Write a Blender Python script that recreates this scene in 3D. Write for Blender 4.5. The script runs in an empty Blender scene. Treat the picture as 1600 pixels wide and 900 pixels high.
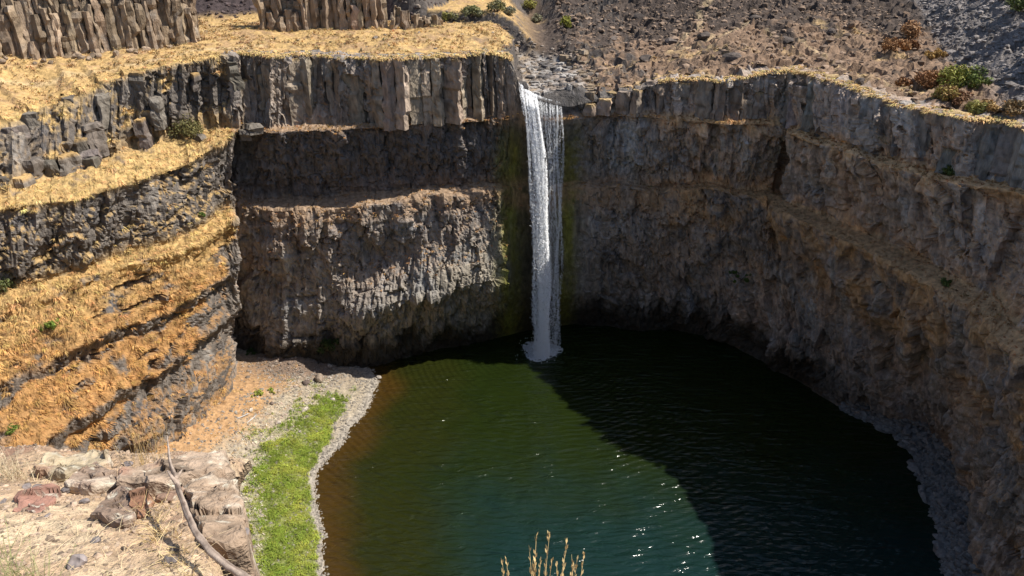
import bpy, math, random
import numpy as np
R = math.radians
scene = bpy.context.scene
# ------------------------------------------------------------------ camera, sky, sun, exposure
CAM_Z = 96.0; PITCH = R(27.0)
cam_data = bpy.data.cameras.new("camera"); cam_data.sensor_width = 36; cam_data.lens = 27.0
cam_data.clip_start = 0.05; cam_data.clip_end = 6000
cam = bpy.data.objects.new("camera", cam_data); scene.collection.objects.link(cam)
cam.location = (0, 0, CAM_Z); cam.rotation_euler = (R(90) - PITCH, 0, 0)
scene.camera = cam
SUN = np.array([46.0, 1.0, 61.0]); SUN /= np.linalg.norm(SUN)        # direction towards the sun
world = bpy.data.worlds.new("World"); scene.world = world; world.use_nodes = True
wn = world.node_tree; sky = wn.nodes.new("ShaderNodeTexSky"); sky.sky_type = 'NISHITA'; sky.sun_disc = False
sky.sun_elevation = math.asin(SUN[2]); sky.sun_rotation = math.atan2(SUN[0], SUN[1])
wn.links.new(sky.outputs[0], wn.nodes["Background"].inputs[0]); wn.nodes["Background"].inputs[1].default_value = 0.112
sd = bpy.data.lights.new("sun", 'SUN'); sd.energy = 5.0; sd.angle = R(0.5); sd.color = (1, .95, .86)
so = bpy.data.objects.new("sun", sd); scene.collection.objects.link(so)
from mathutils import Vector
so.rotation_euler = Vector(SUN).to_track_quat('Z', 'Y').to_euler(); so.location = (80, 60, 200)
scene.view_settings.view_transform = 'Standard'; scene.view_settings.look = 'None'
scene.view_settings.exposure = 0.45; scene.view_settings.gamma = 1
scene.render.engine = 'CYCLES'
scene.cycles.max_bounces = 9; scene.cycles.diffuse_bounces = 6; scene.cycles.glossy_bounces = 2
scene.cycles.transmission_bounces = 6; scene.cycles.transparent_max_bounces = 12
scene.cycles.caustics_reflective = False; scene.cycles.caustics_refractive = False

rng = np.random.default_rng(7); random.seed(7)
C = scene.collection

# ------------------------------------------------------------------ measuring: a sight line met with a level
F = np.array([0, math.cos(PITCH), -math.sin(PITCH)]); U = np.array([0, math.sin(PITCH), math.cos(PITCH)])
def sight(px, py):
    return F + np.array([1, 0, 0]) * ((px - 800) / 1200.0) + U * ((450 - py) / 1200.0)
def at(px, py, z):
    d = sight(px, py); t = (z - CAM_Z) / d[2]
    return np.array([d[0] * t, d[1] * t, z])

# ------------------------------------------------------------------ noise
def _h(ix, iy, iz, seed):
    with np.errstate(over='ignore'):
        n = (ix.astype(np.int64) * 374761393 + iy.astype(np.int64) * 668265263 + iz.astype(np.int64) * 2147483647 + seed * 974634533) & 0xFFFFFFFF
        n = ((n ^ (n >> 13)) * 1274126177) & 0xFFFFFFFF
        n = ((n ^ (n >> 16)) * 2246822519) & 0xFFFFFFFF
        n = n ^ (n >> 15)
    return n
def rnd(ix, iy, iz, seed): return (_h(ix, iy, iz, seed) & 0xFFFFFF) / float(0xFFFFFF)
def noise3(P, seed=0):
    P = np.asarray(P, float); i = np.floor(P); f = P - i; i = i.astype(np.int64)
    w = f * f * f * (f * (f * 6 - 15) + 10); out = 0
    for a in (0, 1):
        for b in (0, 1):
            for c in (0, 1):
                h = _h(i[..., 0] + a, i[..., 1] + b, i[..., 2] + c, seed)
                gx = (h & 255) / 127.5 - 1; gy = ((h >> 8) & 255) / 127.5 - 1; gz = ((h >> 16) & 255) / 127.5 - 1
                d = gx * (f[..., 0] - a) + gy * (f[..., 1] - b) + gz * (f[..., 2] - c)
                out = out + d * (w[..., 0] if a else 1 - w[..., 0]) * (w[..., 1] if b else 1 - w[..., 1]) * (w[..., 2] if c else 1 - w[..., 2])
    return out
def fbm(P, octv=4, seed=0, gain=.5):
    P = np.asarray(P, float); o = 0; a = 1.0
    for k in range(octv):
        o = o + a * noise3(P * (2.03 ** k) + 17.3 * k, seed + k); a *= gain
    return o
def cells(x, y, seed=0):
    ix = np.floor(x).astype(np.int64); iy = np.floor(y).astype(np.int64)
    f1 = np.full(x.shape, 9.0); f2 = np.full(x.shape, 9.0)
    bi = np.zeros(x.shape, np.int64); bj = bi.copy(); bx = np.zeros(x.shape); by = bx.copy()
    for a in (-1, 0, 1):
        for b in (-1, 0, 1):
            ci, cj = ix + a, iy + b; z = np.zeros_like(ci)
            dx = x - (ci + .1 + .8 * rnd(ci, cj, z, seed)); dy = y - (cj + .1 + .8 * rnd(ci, cj, z, seed + 1))
            d = dx * dx + dy * dy; m = d < f1
            f2 = np.where(m, f1, np.minimum(f2, d)); f1 = np.where(m, d, f1)
            bi = np.where(m, ci, bi); bj = np.where(m, cj, bj); bx = np.where(m, dx, bx); by = np.where(m, dy, by)
    z = np.zeros_like(bi)
    return rnd(bi, bj, z, seed + 2), rnd(bi, bj, z, seed + 3), rnd(bi, bj, z, seed + 4), bx, by, np.sqrt(f2) - np.sqrt(f1)
def facets(x, y, seed, tilt=1.0):
    r0, r1, r2, dx, dy, e = cells(x, y, seed)
    return (r0 - .5) + tilt * ((r1 - .5) * dx + (r2 - .5) * dy) * 1.6, e
def P3(x, y, z=0): return np.stack(np.broadcast_arrays(np.asarray(x, float), np.asarray(y, float), np.asarray(z, float)), -1)
def sstep(a, b, x):
    t = np.clip((x - a) / (b - a), 0, 1); return t * t * (3 - 2 * t)
def mixc(c, d, m):
    d = np.asarray(d, float); return c * (1 - m[..., None]) + d * m[..., None]

# ------------------------------------------------------------------ objects
def make_mesh(name, V, faces, col=None, smooth=False):
    me = bpy.data.meshes.new(name); V = np.asarray(V, np.float32); faces = np.asarray(faces, np.int32)
    n, k = faces.shape
    me.vertices.add(len(V)); me.vertices.foreach_set('co', V.ravel())
    me.loops.add(n * k); me.loops.foreach_set('vertex_index', faces.ravel())
    me.polygons.add(n); me.polygons.foreach_set('loop_start', np.arange(n, dtype=np.int32) * k)
    me.update(calc_edges=True)
    me.polygons.foreach_set('use_smooth', np.full(n, smooth, bool))
    if col is not None:
        a = me.color_attributes.new('Col', 'FLOAT_COLOR', 'POINT')
        a.data.foreach_set('color', np.concatenate([np.asarray(col, np.float32), np.ones((len(V), 1), np.float32)], 1).ravel())
    me.validate(); return me
def add(name, me, mat=None, parent=None, loc=None, rot=None, scl=None):
    o = bpy.data.objects.new(name, me); C.objects.link(o)
    if mat and me is not None and not me.materials: me.materials.append(mat)
    if parent: o.parent = parent
    if loc is not None: o.location = loc
    if rot is not None: o.rotation_euler = rot
    if scl is not None: o.scale = scl
    return o
def tag(o, label=None, cat=None, group=None, kind=None):
    if label: o['label'] = label
    if cat: o['category'] = cat
    if group: o['group'] = group
    if kind: o['kind'] = kind
    return o
def grid_faces(nr, nc):
    i = np.arange(nr - 1)[:, None] * nc + np.arange(nc - 1)[None]
    return np.stack([i, i + 1, i + nc + 1, i + nc], -1).reshape(-1, 4)

# ------------------------------------------------------------------ materials
def mat_col(name, rough=.9, bump=.4, scale=2.0, speck=.35, vstretch=1.0, objcoord=False, rand=0.0, fine=9.0, spec=.25, base=None):
    """colour from the surface's own Col attribute, broken up by grain, with fine relief"""
    m = bpy.data.materials.new(name); m.use_nodes = True; nt = m.node_tree; N = nt.nodes; L = nt.links
    b = N["Principled BSDF"]; b.inputs["Roughness"].default_value = rough; b.inputs["Specular IOR Level"].default_value = spec
    if base is None:
        at_ = N.new("ShaderNodeAttribute"); at_.attribute_name = "Col"; src = at_.outputs["Color"]
    else:
        rgb = N.new("ShaderNodeRGB"); rgb.outputs[0].default_value = (*base, 1); src = rgb.outputs[0]
    if objcoord: tc = N.new("ShaderNodeTexCoord"); co = tc.outputs["Object"]
    else: tc = N.new("ShaderNodeNewGeometry"); co = tc.outputs["Position"]
    mp = N.new("ShaderNodeMapping"); mp.inputs["Scale"].default_value = (1, 1, vstretch); L.new(co, mp.inputs[0])
    n1 = N.new("ShaderNodeTexNoise"); n1.inputs["Scale"].default_value = scale; n1.inputs["Detail"].default_value = 4; n1.inputs["Roughness"].default_value = .65
    L.new(mp.outputs[0], n1.inputs["Vector"])
    mr = N.new("ShaderNodeMapRange"); mr.inputs[1].default_value = .3; mr.inputs[2].default_value = .7
    mr.inputs[3].default_value = 1 - speck; mr.inputs[4].default_value = 1 + speck; L.new(n1.outputs[0], mr.inputs[0])
    last = mr.outputs[0]
    if rand:
        oi = N.new("ShaderNodeObjectInfo"); r2 = N.new("ShaderNodeMapRange"); r2.inputs[3].default_value = 1 - rand; r2.inputs[4].default_value = 1 + rand
        L.new(oi.outputs["Random"], r2.inputs[0]); mm = N.new("ShaderNodeMath"); mm.operation = 'MULTIPLY'; L.new(last, mm.inputs[0]); L.new(r2.outputs[0], mm.inputs[1]); last = mm.outputs[0]
    mx = N.new("ShaderNodeVectorMath"); mx.operation = 'SCALE'; L.new(src, mx.inputs[0]); L.new(last, mx.inputs["Scale"])
    L.new(mx.outputs[0], b.inputs["Base Color"])
    if bump:
        n2 = N.new("ShaderNodeTexNoise"); n2.inputs["Scale"].default_value = fine; n2.inputs["Detail"].default_value = 2; L.new(mp.outputs[0], n2.inputs["Vector"])
        s1 = N.new("ShaderNodeMath"); s1.operation = 'MULTIPLY_ADD'; s1.inputs[1].default_value = .5; L.new(n2.outputs[0], s1.inputs[0]); L.new(n1.outputs[0], s1.inputs[2])
        bp = N.new("ShaderNodeBump"); bp.inputs["Strength"].default_value = 1; bp.inputs["Distance"].default_value = bump; L.new(s1.outputs[0], bp.inputs["Height"]); L.new(bp.outputs[0], b.inputs["Normal"])
    return m
M_cliff = mat_col("basalt_face", bump=.35, scale=1.1, speck=.42, vstretch=.55, fine=5.0)
M_column = mat_col("basalt_column", bump=.3, scale=1.0, speck=.38, vstretch=.4, rand=.22, fine=5.0)
M_ground = mat_col("dry_ground", bump=.25, scale=1.3, speck=.4, fine=6.0)
M_stone = mat_col("stone", bump=.12, scale=2.5, speck=.3, rand=.25, fine=8.0)
M_grass = mat_col("dry_grass", bump=0, scale=.5, speck=.25, rough=.8)
M_leaf = mat_col("leaves", bump=0, scale=3, speck=.3, rough=.7)
M_wood = mat_col("dead_wood", bump=.006, scale=14, speck=.35, vstretch=.3, fine=60, objcoord=True)
M_fgrock = mat_col("foreground_rock", bump=.03, scale=7, speck=.3, fine=40, rough=.92)
M_fgsoil = mat_col("foreground_soil", bump=.025, scale=14, speck=.4, fine=70, rough=.95)

# ------------------------------------------------------------------ canyon walls: measured stations
# rows: R rim, Bf foot of the column band, Be edge of the bench, Cf foot of the second band, Ce edge of its ledge, M, Lo, W foot of wall, E shore, E2 below water
def A(*t): return [at(*q) for q in t]
def Wd(*t): return [np.array(q, float) for q in t]
def under(P, dz=-4, out=(0, 0)): return np.array([P[0] + out[0], P[1] + out[1], P[2] + dz])
ST = []
def station(rows, shore=None):
    rows = list(rows)
    if shore is None: rows += [under(rows[-1], -3), under(rows[-1], -7)]
    else: rows += [shore, np.array([shore[0] - 5, shore[1] - 2, -6])]
    ST.append(rows)
station(Wd((-150, 60, 60), (-146, 58, 54), (-142, 57, 53), (-134, 54, 40), (-131, 53, 39), (-122, 50, 32), (-110, 44, 24), (-95, 38, 8)))
station(Wd((-112, 98, 60), (-108, 95, 54), (-105, 93, 53), (-100, 90, 40), (-98, 89, 39), (-92, 84, 32), (-86, 78, 24), (-72, 66, 8)))
station(A((0, 197, 62), (0, 297, 54), (0, 323, 53), (0, 454, 40), (0, 470, 39), (0, 560, 32), (0, 650, 26)) + Wd((-66, 84, 9)))
station(A((130, 150, 65), (120, 263, 54.5), (121, 310, 53), (121, 424, 40), (121, 440, 39), (121, 540, 30.5), (140, 640, 20), (150, 720, 9)))
station(A((207, 113, 68), (207, 230, 55.5), (200, 285, 53), (195, 398, 40), (200, 412, 39), (215, 520, 27.5), (228, 620, 15.5), (235, 712, 6)))
station(A((290, 97, 69), (290, 208, 56), (300, 250, 53.5), (295, 368, 40.5), (300, 385, 39), (290, 500, 24.5), (298, 590, 13), (303, 678, 4)))
station(A((340, 90, 69.5), (345, 200, 56.5), (350, 222, 55), (350, 326, 41.5), (355, 345, 39.5), (350, 450, 25), (354, 540, 12), (359, 640, 3)))
station(A((362, 88, 69.5), (370, 200, 56.5), (371, 207, 56), (371, 325, 41), (372, 338, 40), (371, 450, 24), (372, 520, 10), (373, 563, 3)))
station([p + np.array([-5, 6.5, 0]) if k > 1 else p + np.array([0, 4, 0]) for k, p in enumerate(ST[-1][:8])])
station(A((433, 87, 69), (430, 198, 56), (430, 205, 55.5), (430, 312, 40), (430, 322, 39.5), (430, 420, 26), (430, 500, 13), (430, 560, 2.5)))
station(A((520, 87, 68.5), (520, 193, 56), (520, 200, 55.5), (520, 308, 40), (520, 318, 39.3), (525, 420, 25), (522, 500, 13.5), (520, 572, 1.2)))
station(A((600, 92, 68.5), (600, 189, 56), (600, 196, 55.5), (605, 300, 40.5), (605, 310, 40), (610, 395, 27.5), (603, 478, 18.2), (590, 570, 0)))
station(A((700, 88, 68.5), (700, 182, 56), (700, 189, 55.5), (700, 296, 40), (700, 304, 39.5), (705, 380, 29.3), (702, 455, 20.8), (690, 546, 0)))
station(A((770, 80, 68.5), (780, 178, 56), (780, 186, 55), (775, 285, 41), (778, 292, 40), (778, 370, 30), (778, 440, 21.0), (775, 530, 0)))
station(A((801, 90, 67.4), (803, 178, 56), (804, 186, 55), (803, 288, 40), (806, 295, 39), (806, 390, 25), (808, 455, 14), (808, 520, 0)))
station(A((812, 141, 60.9), (816, 178, 56.2), (818, 186, 55), (818, 290, 39.3), (820, 296, 38.4), (822, 398, 22.7), (825, 460, 13), (830, 515, 0)))
station(A((845, 156, 58.9), (848, 185, 55.2), (848, 190, 54.6), (848, 290, 39), (848, 296, 38), (848, 400, 22.3), (850, 460, 12.6), (850, 513, 0)))
station(A((890, 168, 57.5), (895, 179, 56), (895, 186, 55), (895, 285, 39.5), (895, 292, 38.5), (895, 400, 22.8), (895, 460, 12), (895, 506, 0)))
station(A((960, 148, 60), (960, 170, 57), (960, 178, 56), (960, 286, 40), (960, 292, 39.5), (965, 400, 22.5), (965, 460, 11.3), (965, 513, 0)))
station(A((1047, 123, 63.5), (1050, 181, 56.5), (1050, 188, 55.6), (1050, 288, 40), (1050, 294, 39.5), (1050, 400, 23), (1060, 470, 10.3), (1050, 515, 0)))
station(A((1130, 125, 64), (1130, 186, 56.5), (1130, 193, 55.6), (1130, 292, 40.5), (1130, 298, 40), (1140, 420, 21), (1145, 490, 9), (1130, 532, 0)))
station(A((1205, 113, 65.5), (1203, 185, 56.5), (1203, 192, 55.7), (1188, 298, 40.5), (1188, 304, 40), (1195, 440, 21), (1210, 530, 9), (1195, 572, 0)))
station([p + np.array([4.2, 4.8, 0]) if k < 5 else p for k, p in enumerate(A((1222, 113, 66), (1220, 192, 56.5), (1220, 198, 55.7), (1200, 306, 40.5), (1200, 312, 40), (1215, 444, 21.5), (1225, 535, 9), (1215, 582, 0)))])
station(A((1240, 113, 66), (1240, 203, 56), (1240, 208, 55.5), (1215, 318, 40), (1220, 326, 39.5), (1250, 450, 22), (1250, 550, 9), (1240, 594, 0)))
station(A((1310, 128, 66), (1310, 225, 56), (1310, 230, 55.5), (1305, 350, 40), (1310, 362, 39), (1320, 480, 22), (1320, 580, 8.5), (1316, 632, 0.8)), shore=at(1308, 642, -.6))
station(A((1400, 160, 65), (1400, 250, 56), (1400, 256, 55.5), (1426, 400, 40), (1420, 412, 39), (1410, 540, 22), (1430, 635, 8.5), (1446, 673, 1.8)), shore=at(1398, 692, -.6))
station(A((1513, 187, 65), (1500, 280, 56), (1500, 286, 55.5), (1495, 445, 40), (1495, 460, 39), (1495, 600, 22), (1496, 686, 9), (1495, 721, 3)), shore=at(1436, 772, -.6))
station(A((1600, 197, 65), (1600, 293, 56), (1600, 300, 55.5), (1545, 466, 40), (1550, 485, 39), (1535, 665, 21), (1512, 742, 9), (1512, 776, 3)), shore=at(1452, 805, -.6))
station(Wd((84, 97, 65), (80, 96, 56), (79.4, 95.5, 55.5)) + A((1598, 535, 40), (1600, 556, 38.5), (1575, 740, 20), (1530, 845, 8), (1516, 885, 3)), shore=at(1468, 897, -.6))
station(Wd((91, 78, 66), (88, 77, 56), (87, 76.5, 55.4), (81, 75, 40), (80, 75, 38.5), (78, 74, 20), (77, 73, 8), (75, 72, 3)), shore=np.array([68, 70, -.6]))
station(Wd((90, 45, 72), (88, 45, 56), (87, 45, 55), (84, 45, 40), (83, 45, 38), (81, 44, 20), (80, 44, 8), (78, 43, 3)), shore=np.array([71, 43, -.6]))
station(Wd((62, 8, 92), (62, 12, 56), (62, 13, 55), (62, 14, 40), (62, 15, 38), (62, 16, 20), (62, 17, 8), (62, 18, 3)), shore=np.array([60, 22, -.6]))
ST = np.array(ST)                                     # stations x rows x 3
for i in range(9, len(ST) - 1):                       # benches stand out, the band above each is cut back
    t = ST[i + 1, 0, :2] - ST[i - 1, 0, :2]; t /= np.linalg.norm(t); o = np.array([t[1], -t[0]])
    for k, a in ((1, -.5), (2, 1.3), (3, -1.5), (4, 2.1), (5, .6)):
        if not (14 <= i <= 16): ST[i, k, :2] += o * a * (.45 if 17 <= i <= 20 else 1.35 if i > 22 else 1)
NS, NR = ST.shape[:2]
seg = np.linalg.norm(np.diff(ST[:, [0, 2, 4, 6], :], axis=0), axis=2).mean(1)
su = np.concatenate([[0], np.cumsum(seg)])            # run of each station along the wall
STEP = .32
us = np.arange(0, su[-1], STEP)
def along(k):
    P = np.stack([np.interp(us, su, ST[:, k, c]) for c in range(3)], 1)
    w = np.exp(-.5 * (np.arange(-9, 10) / 3.2) ** 2); w /= w.sum()
    Q = np.pad(P, ((9, 9), (0, 0)), mode='edge')
    return np.stack([np.convolve(Q[:, c], w, 'valid') for c in range(3)], 1)
rows = [along(k) for k in range(NR)]
# plan direction out of the wall into the canyon
def outward(P):
    T = np.gradient(P[:, :2], axis=0); T /= np.linalg.norm(T, axis=1)[:, None] + 1e-9
    w = np.ones(31) / 31; Q = np.pad(T, ((15, 15), (0, 0)), mode='edge')
    T = np.stack([np.convolve(Q[:, c], w, 'valid') for c in range(2)], 1); T /= np.linalg.norm(T, axis=1)[:, None]
    return np.stack([T[:, 1], -T[:, 0]], 1)
NRM = outward(rows[0])
wob_, _e = facets(us / 4.6, us * 0 + .5, 7, 1.4); wob2, _e = facets(us / 1.9, us * 0 + .5, 8, 1.0)
wob_ = (1.7 * wob_ + .7 * wob2) * (1 - sstep(su[14] - 3, su[14] - 1, us) * (1 - sstep(su[18], su[18] + 4, us)))
for k, a in ((0, 1.0), (1, 1.0), (2, .5)): rows[k][:, :2] += NRM * (wob_ * a)[:, None]
rows[0][:, 2] += .5 * fbm(P3(us / 7, 0, 3), 2, 12) * (1 - sstep(su[14] - 3, su[14] - 1, us) * (1 - sstep(su[18], su[18] + 4, us)))
offl = sstep(su[9], su[10], us) * (1 - .8 * sstep(su[14] - 3, su[14] - 1, us) * (1 - sstep(su[17], su[18], us)))
for k, sd_, a in ((1, 1, .7), (2, 1, .8), (3, 5, 1.7), (4, 5, 1.8)): rows[k][:, 2] += offl * a * fbm(P3(us / 13, sd_, 0), 3, 13)
onb = 1 - sstep(su[17], su[18], us)
rows[4][:, :2] -= NRM * (offl * onb * 1.9 * sstep(-.1, .35, fbm(P3(us / 9, 2, 0), 2, 14)))[:, None]; rows[2][:, :2] -= NRM * (offl * onb * 1.1 * sstep(-.1, .35, fbm(P3(us / 8, 7, 0), 2, 17)))[:, None]
uL = su[7]; uP = su[8]; uF0 = su[14]; uF1 = su[17]; uX = su[22]     # corner, pocket, falls, chimney
leftness = 1 - sstep(uL - 4, uL + 1.5, us)
notch = sstep(su[14] - .5, su[14] + 1.5, us) * (1 - sstep(su[18], su[19], us))
# lie of the plateau behind the rim
rimP = rows[0][::6]; rimN = NRM[::6]
POLY = np.concatenate([rimP[:, :2] - rimN * 2.6, np.array([[30, -1], [-1, -6], [-14, -6], [-60, 6], [-120, 20]])])
def inside(x, y):
    c = np.zeros(x.shape, bool); n = len(POLY)
    for i in range(n):
        (x1, y1), (x2, y2) = POLY[i], POLY[(i + 1) % n]
        if y1 == y2: continue
        c ^= ((y1 > y) != (y2 > y)) & (x < (x2 - x1) * (y - y1) / (y2 - y1) + x1)
    return c
def poly_dist(x, y, L):
    L = np.asarray(L, float); best = np.full(x.shape, 1e9); side = np.zeros(x.shape); tt = np.zeros(x.shape)
    for i in range(len(L) - 1):
        a, b = L[i], L[i + 1]; d = b - a; ll = d @ d
        t = np.clip(((x - a[0]) * d[0] + (y - a[1]) * d[1]) / ll, 0, 1); ex = x - a[0] - t * d[0]; ey = y - a[1] - t * d[1]
        q = np.hypot(ex, ey); m = q < best; best = np.where(m, q, best); tt = np.where(m, i + t, tt)
        side = np.where(m, np.sign(d[0] * ey - d[1] * ex), side)
    return best, side, tt
CHAN = [(5, 150), (5.5, 160), (8, 170), (7, 180), (-2, 188), (-16, 192), (-34, 197)]
SCREE_R = [(70, 80), (80, 112), (83, 130), (89, 158), (102, 200), (115, 235), (140, 300)]
def plateau_h(x, y):
    best = np.full(x.shape, 1e9); zr = np.zeros(x.shape)
    for p in rimP[::2]:
        d = np.hypot(x - p[0], y - p[1]); m = d < best; best = np.where(m, d, best); zr = np.where(m, p[2], zr)
    T = np.where(x < 0, 70.6, 65.8); T = 70.6 + (62.9 - 70.6) * sstep(-4, 10, x) + 3.1 * sstep(26, 52, x)
    h = zr + (T - zr) * sstep(0, 20, best)
    right = sstep(4, 16, x)
    h += right * (.085 * np.clip(y - 168, 0, 60) + .42 * np.clip(y - 222, 0, 90))
    h += (1 - right) * .62 * np.clip(y - 186 - .25 * (x + 65) - 26 * sstep(-26, -12, x), 0, 60)
    n = fbm(P3(x / 9, y / 9), 4, 201); h += n * .9 * sstep(1, 8, best)
    h += .35 * fbm(P3(x / 2.2, y / 2.2), 3, 202) * sstep(0, 4, best)
    f1, _ = facets(x / 3.4 + .4 * n, y / 2.6, 204); f2, _ = facets(x / 1.5, y / 1.3, 206); h += right * (1.35 * f1 + .65 * f2) * sstep(.5, 4, best)
    d, s, t = poly_dist(x, y, SCREE_R); dr = np.where(s < 0, d, 0)
    h += .6 * np.clip(dr, 0, 70) * sstep(60, 90, y)
    # river channel: cut through the plateau, shelving on its right bank
    d, s, t = poly_dist(x, y, CHAN); wl = 5.2 + 0 * d; rightbank = (s < 0)
    wr = np.where(t < 3, 9.5 - 1.3 * t, 5.0)
    zc = 59.3 + .5 * np.clip(t, 0, 3) + fbm(P3(x / 3, y / 3), 3, 203) * .5
    k = np.where(rightbank, sstep(wr, wr + 4.5 + 2.5 * n, d), sstep(wl, wl + 2.2, d))
    zc2 = zc + np.where(rightbank, .16 * d, 0)
    h = np.where(y > 150, zc2 + (h - zc2) * k, h)
    near = sstep(60, 35, y); h = h * (1 - near) + 92.6 * near
    return h, best, d, k
back = rows[0].copy(); back[:, :2] -= NRM * 4.2; back[:, 2] = plateau_h(back[:, 0], back[:, 1])[0] - .1
midb = rows[0].copy(); midb[:, :2] -= NRM * 2.0; midb[:, 2] = plateau_h(midb[:, 0], midb[:, 1])[0] + .04
rim_in = rows[0].copy(); rim_in[:, :2] += NRM * (.15 * (1 - leftness) * (1 - notch))[:, None]
foot_in = rows[1].copy(); foot_in[:, :2] += NRM * (.1 * (1 - leftness) * (1 - notch))[:, None]
chain = [back, rim_in, foot_in] + rows[2:]
sub = [8, 30, 16, 50, 8, 46, 40, 36, 16, 4]
Pg = []; rowid = []
for k, n in enumerate(sub):
    for j in range(n):
        t = j / n; Pg.append(chain[k] * (1 - t) + chain[k + 1] * t if k else (back * (1 - 2 * t) + midb * 2 * t if t < .5 else midb * (2 - 2 * t) + rim_in * (2 * t - 1))); rowid.append(k + t)
Pg.append(chain[-1]); rowid.append(len(sub)); rowid = np.array(rowid)
Pg = np.array(Pg)                                     # rows x run x 3
UU, RR = np.meshgrid(us, rowid)
# smooth slightly down the wall so ledges are not knife edges
for _ in range(2): Pg[1:-1] = .25 * Pg[:-2] + .5 * Pg[1:-1] + .25 * Pg[2:]
def normals(P):
    a = np.gradient(P, axis=1); b = np.gradient(P, axis=0); n = np.cross(a, b); return n / (np.linalg.norm(n, axis=2)[..., None] + 1e-9)
Nn = normals(Pg)
if Nn[100, 400, :2] @ NRM[400] < 0: Nn = -Nn
Z = Pg[..., 2]
LFT = np.broadcast_to(leftness, UU.shape)
def band(a, b, soft=.25): return sstep(a - soft, a + soft, RR) * (1 - sstep(b - soft, b + soft, RR))
cliffy = band(1, 2) + band(3, 4, .15) + band(5, 8)
# the lower slope of the left wall is earth and grass with rock showing through, towards the corner it is rock
warp = fbm(P3(UU / 9, Z / 9), 3, 5)
rib = fbm(P3(UU / 13, Z / 3.2), 3, 6)
grassy_low = LFT * band(5, 8) * sstep(.2, .75, (uL - 13 - UU) / 14 + 1.6 * warp + (5.9 - RR) * .6 + .72 - 2.0 * sstep(.0, .25, rib))
ph = (Z + 3.2 * fbm(P3(UU / 16, 3, 0), 3, 18) + 1.0 * fbm(P3(UU / 4, Z / 9, 0), 2, 19) + 3) % 10
stepm = LFT * band(5, 8) * sstep(-.35, .05, fbm(P3(UU / 11, Z / 7, 4), 2, 20) + .1)
rockband = sstep(0, .5, ph) * (1 - sstep(2.4, 3.2, ph)) * stepm
grassy_low = grassy_low * (1 - .95 * rockband)
rock = np.clip(cliffy - grassy_low * .8, 0, 1)
hh = Z + 1.5 * fbm(P3(UU / 12, Z / 30), 2, 9)
wa = .5 * fbm(P3(UU / 3, Z / 3), 3, 15); wb = .4 * fbm(P3(UU / 1.2, Z / 1.6), 2, 16)
fa, ea = facets(UU / 4.6 + wa, hh / 11 + .6 * wa, 11); fb, eb = facets(UU / 1.9 + wb, hh / 5.5 + wb, 21); fc, ec = facets(UU / .85 + wb, hh / 2.3 + wb, 31)
fv, ev = facets(UU / 1.05 + .5 * wb, hh / 12, 41, .6)
rough_ = fbm(Pg / 1.7, 4, 51); big = fbm(Pg / 13, 3, 61)
lowcol = band(6, 8, .4) * .8 + band(1, 2) * .8 + band(3, 4) * .45
strata = fbm(P3(UU / 25, hh / 1.3), 2, 66) * band(3, 6)
disp = rock * (1.9 * big + (1.5 + .8 * sstep(su[18], su[20], UU)) * fa + .85 * fb * (1 - .5 * lowcol) + .3 * fc + .8 * fv * lowcol + .22 * rough_ + .3 * strata
               - .8 * np.exp(-ea / .05) * sstep(-.2, .3, warp + .2) - .4 * np.exp(-eb / .07) - .2 * np.exp(-ec / .1) - .35 * np.exp(-ev / .1) * lowcol)
disp += (1 - rock) * (.8 * big + .35 * rough_ + .25 * fb)
disp += stepm * np.interp(ph, [0, 2.8, 10], [-.4, 1.5, -.4])
# stepped small ledges in the grassy slope
disp += grassy_low * (.9 * np.abs(fbm(P3(UU / 11, hh / 2.6), 3, 71)) + .5 * fb * sstep(.1, .5, warp))
disp *= sstep(.4, 1.3, RR) * (1 - .8 * sstep(8.6, 9.2, RR))
disp *= 1 - .8 * (sstep(su[13], su[14], us) * (1 - sstep(su[17], su[18], us)))[None]
disp -= 4.0 * np.exp(-((UU - su[22] - .04 * (Z - 50)) / .75) ** 2) * band(1.5, 4.6, .3)      # the chimney beside the big block
Pd = Pg + Nn * disp[..., None]
# ------------------------------------------------------------------ wall colours (the stone itself, with some light and shade put in)
Nd = normals(Pd); Nd *= np.sign((Nd * Nn).sum(-1))[..., None]
up = Nd[..., 2]
X, Y = Pd[..., 0], Pd[..., 1]
RIGHT = sstep(su[17], su[20], UU); BACK = sstep(uL, uL + 3, UU) * (1 - sstep(su[14], su[15], UU))
n1 = fbm(Pg / 6, 4, 81); n2 = fbm(P3(UU / 3, Z / 14), 4, 91); n3 = fbm(Pg / 1.2, 3, 101)
col = np.zeros(Pg.shape) + np.array([.25, .213, .182])
col = mixc(col, (.35, .25, .18), RIGHT * sstep(-.5, .4, n1))
col = mixc(col, (.4, .36, .32), sstep(.1, .6, n2) * .8)
col = mixc(col, (.08, .068, .06), sstep(.15, .6, -n2) * .75)
col = mixc(col, (.15, .15, .165), sstep(.1, .5, fbm(Pg / 8, 3, 111)) * .7 * (1 - .5 * RIGHT))
# second flow darker on the back wall, shade partly put into its colour
col = mixc(col, (.085, .078, .08), BACK * band(2.6, 4) * .7)
px_l = (UU - su[10]) / (su[13] - su[10])
pale = BACK * sstep(6.0, 6.9, RR + 1.1 * px_l - .45 + .3 * n1) * sstep(.1, .5, px_l + .2 * n1)
col = mixc(col, (.29, .255, .205), np.clip(pale, 0, 1) * .85)  # paler bulge, the grazing sun on it partly put into the colour
col = mixc(col, (.19, .195, .205), BACK * band(5, 7) * sstep(-.1, .4, n1 + .3 * n3) * .6)
# damp dark foot of the wall
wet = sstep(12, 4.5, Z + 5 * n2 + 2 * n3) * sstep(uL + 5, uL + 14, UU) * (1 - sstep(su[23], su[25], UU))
col = mixc(col, (.028, .022, .013), np.clip(wet, 0, 1) * .9)
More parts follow.
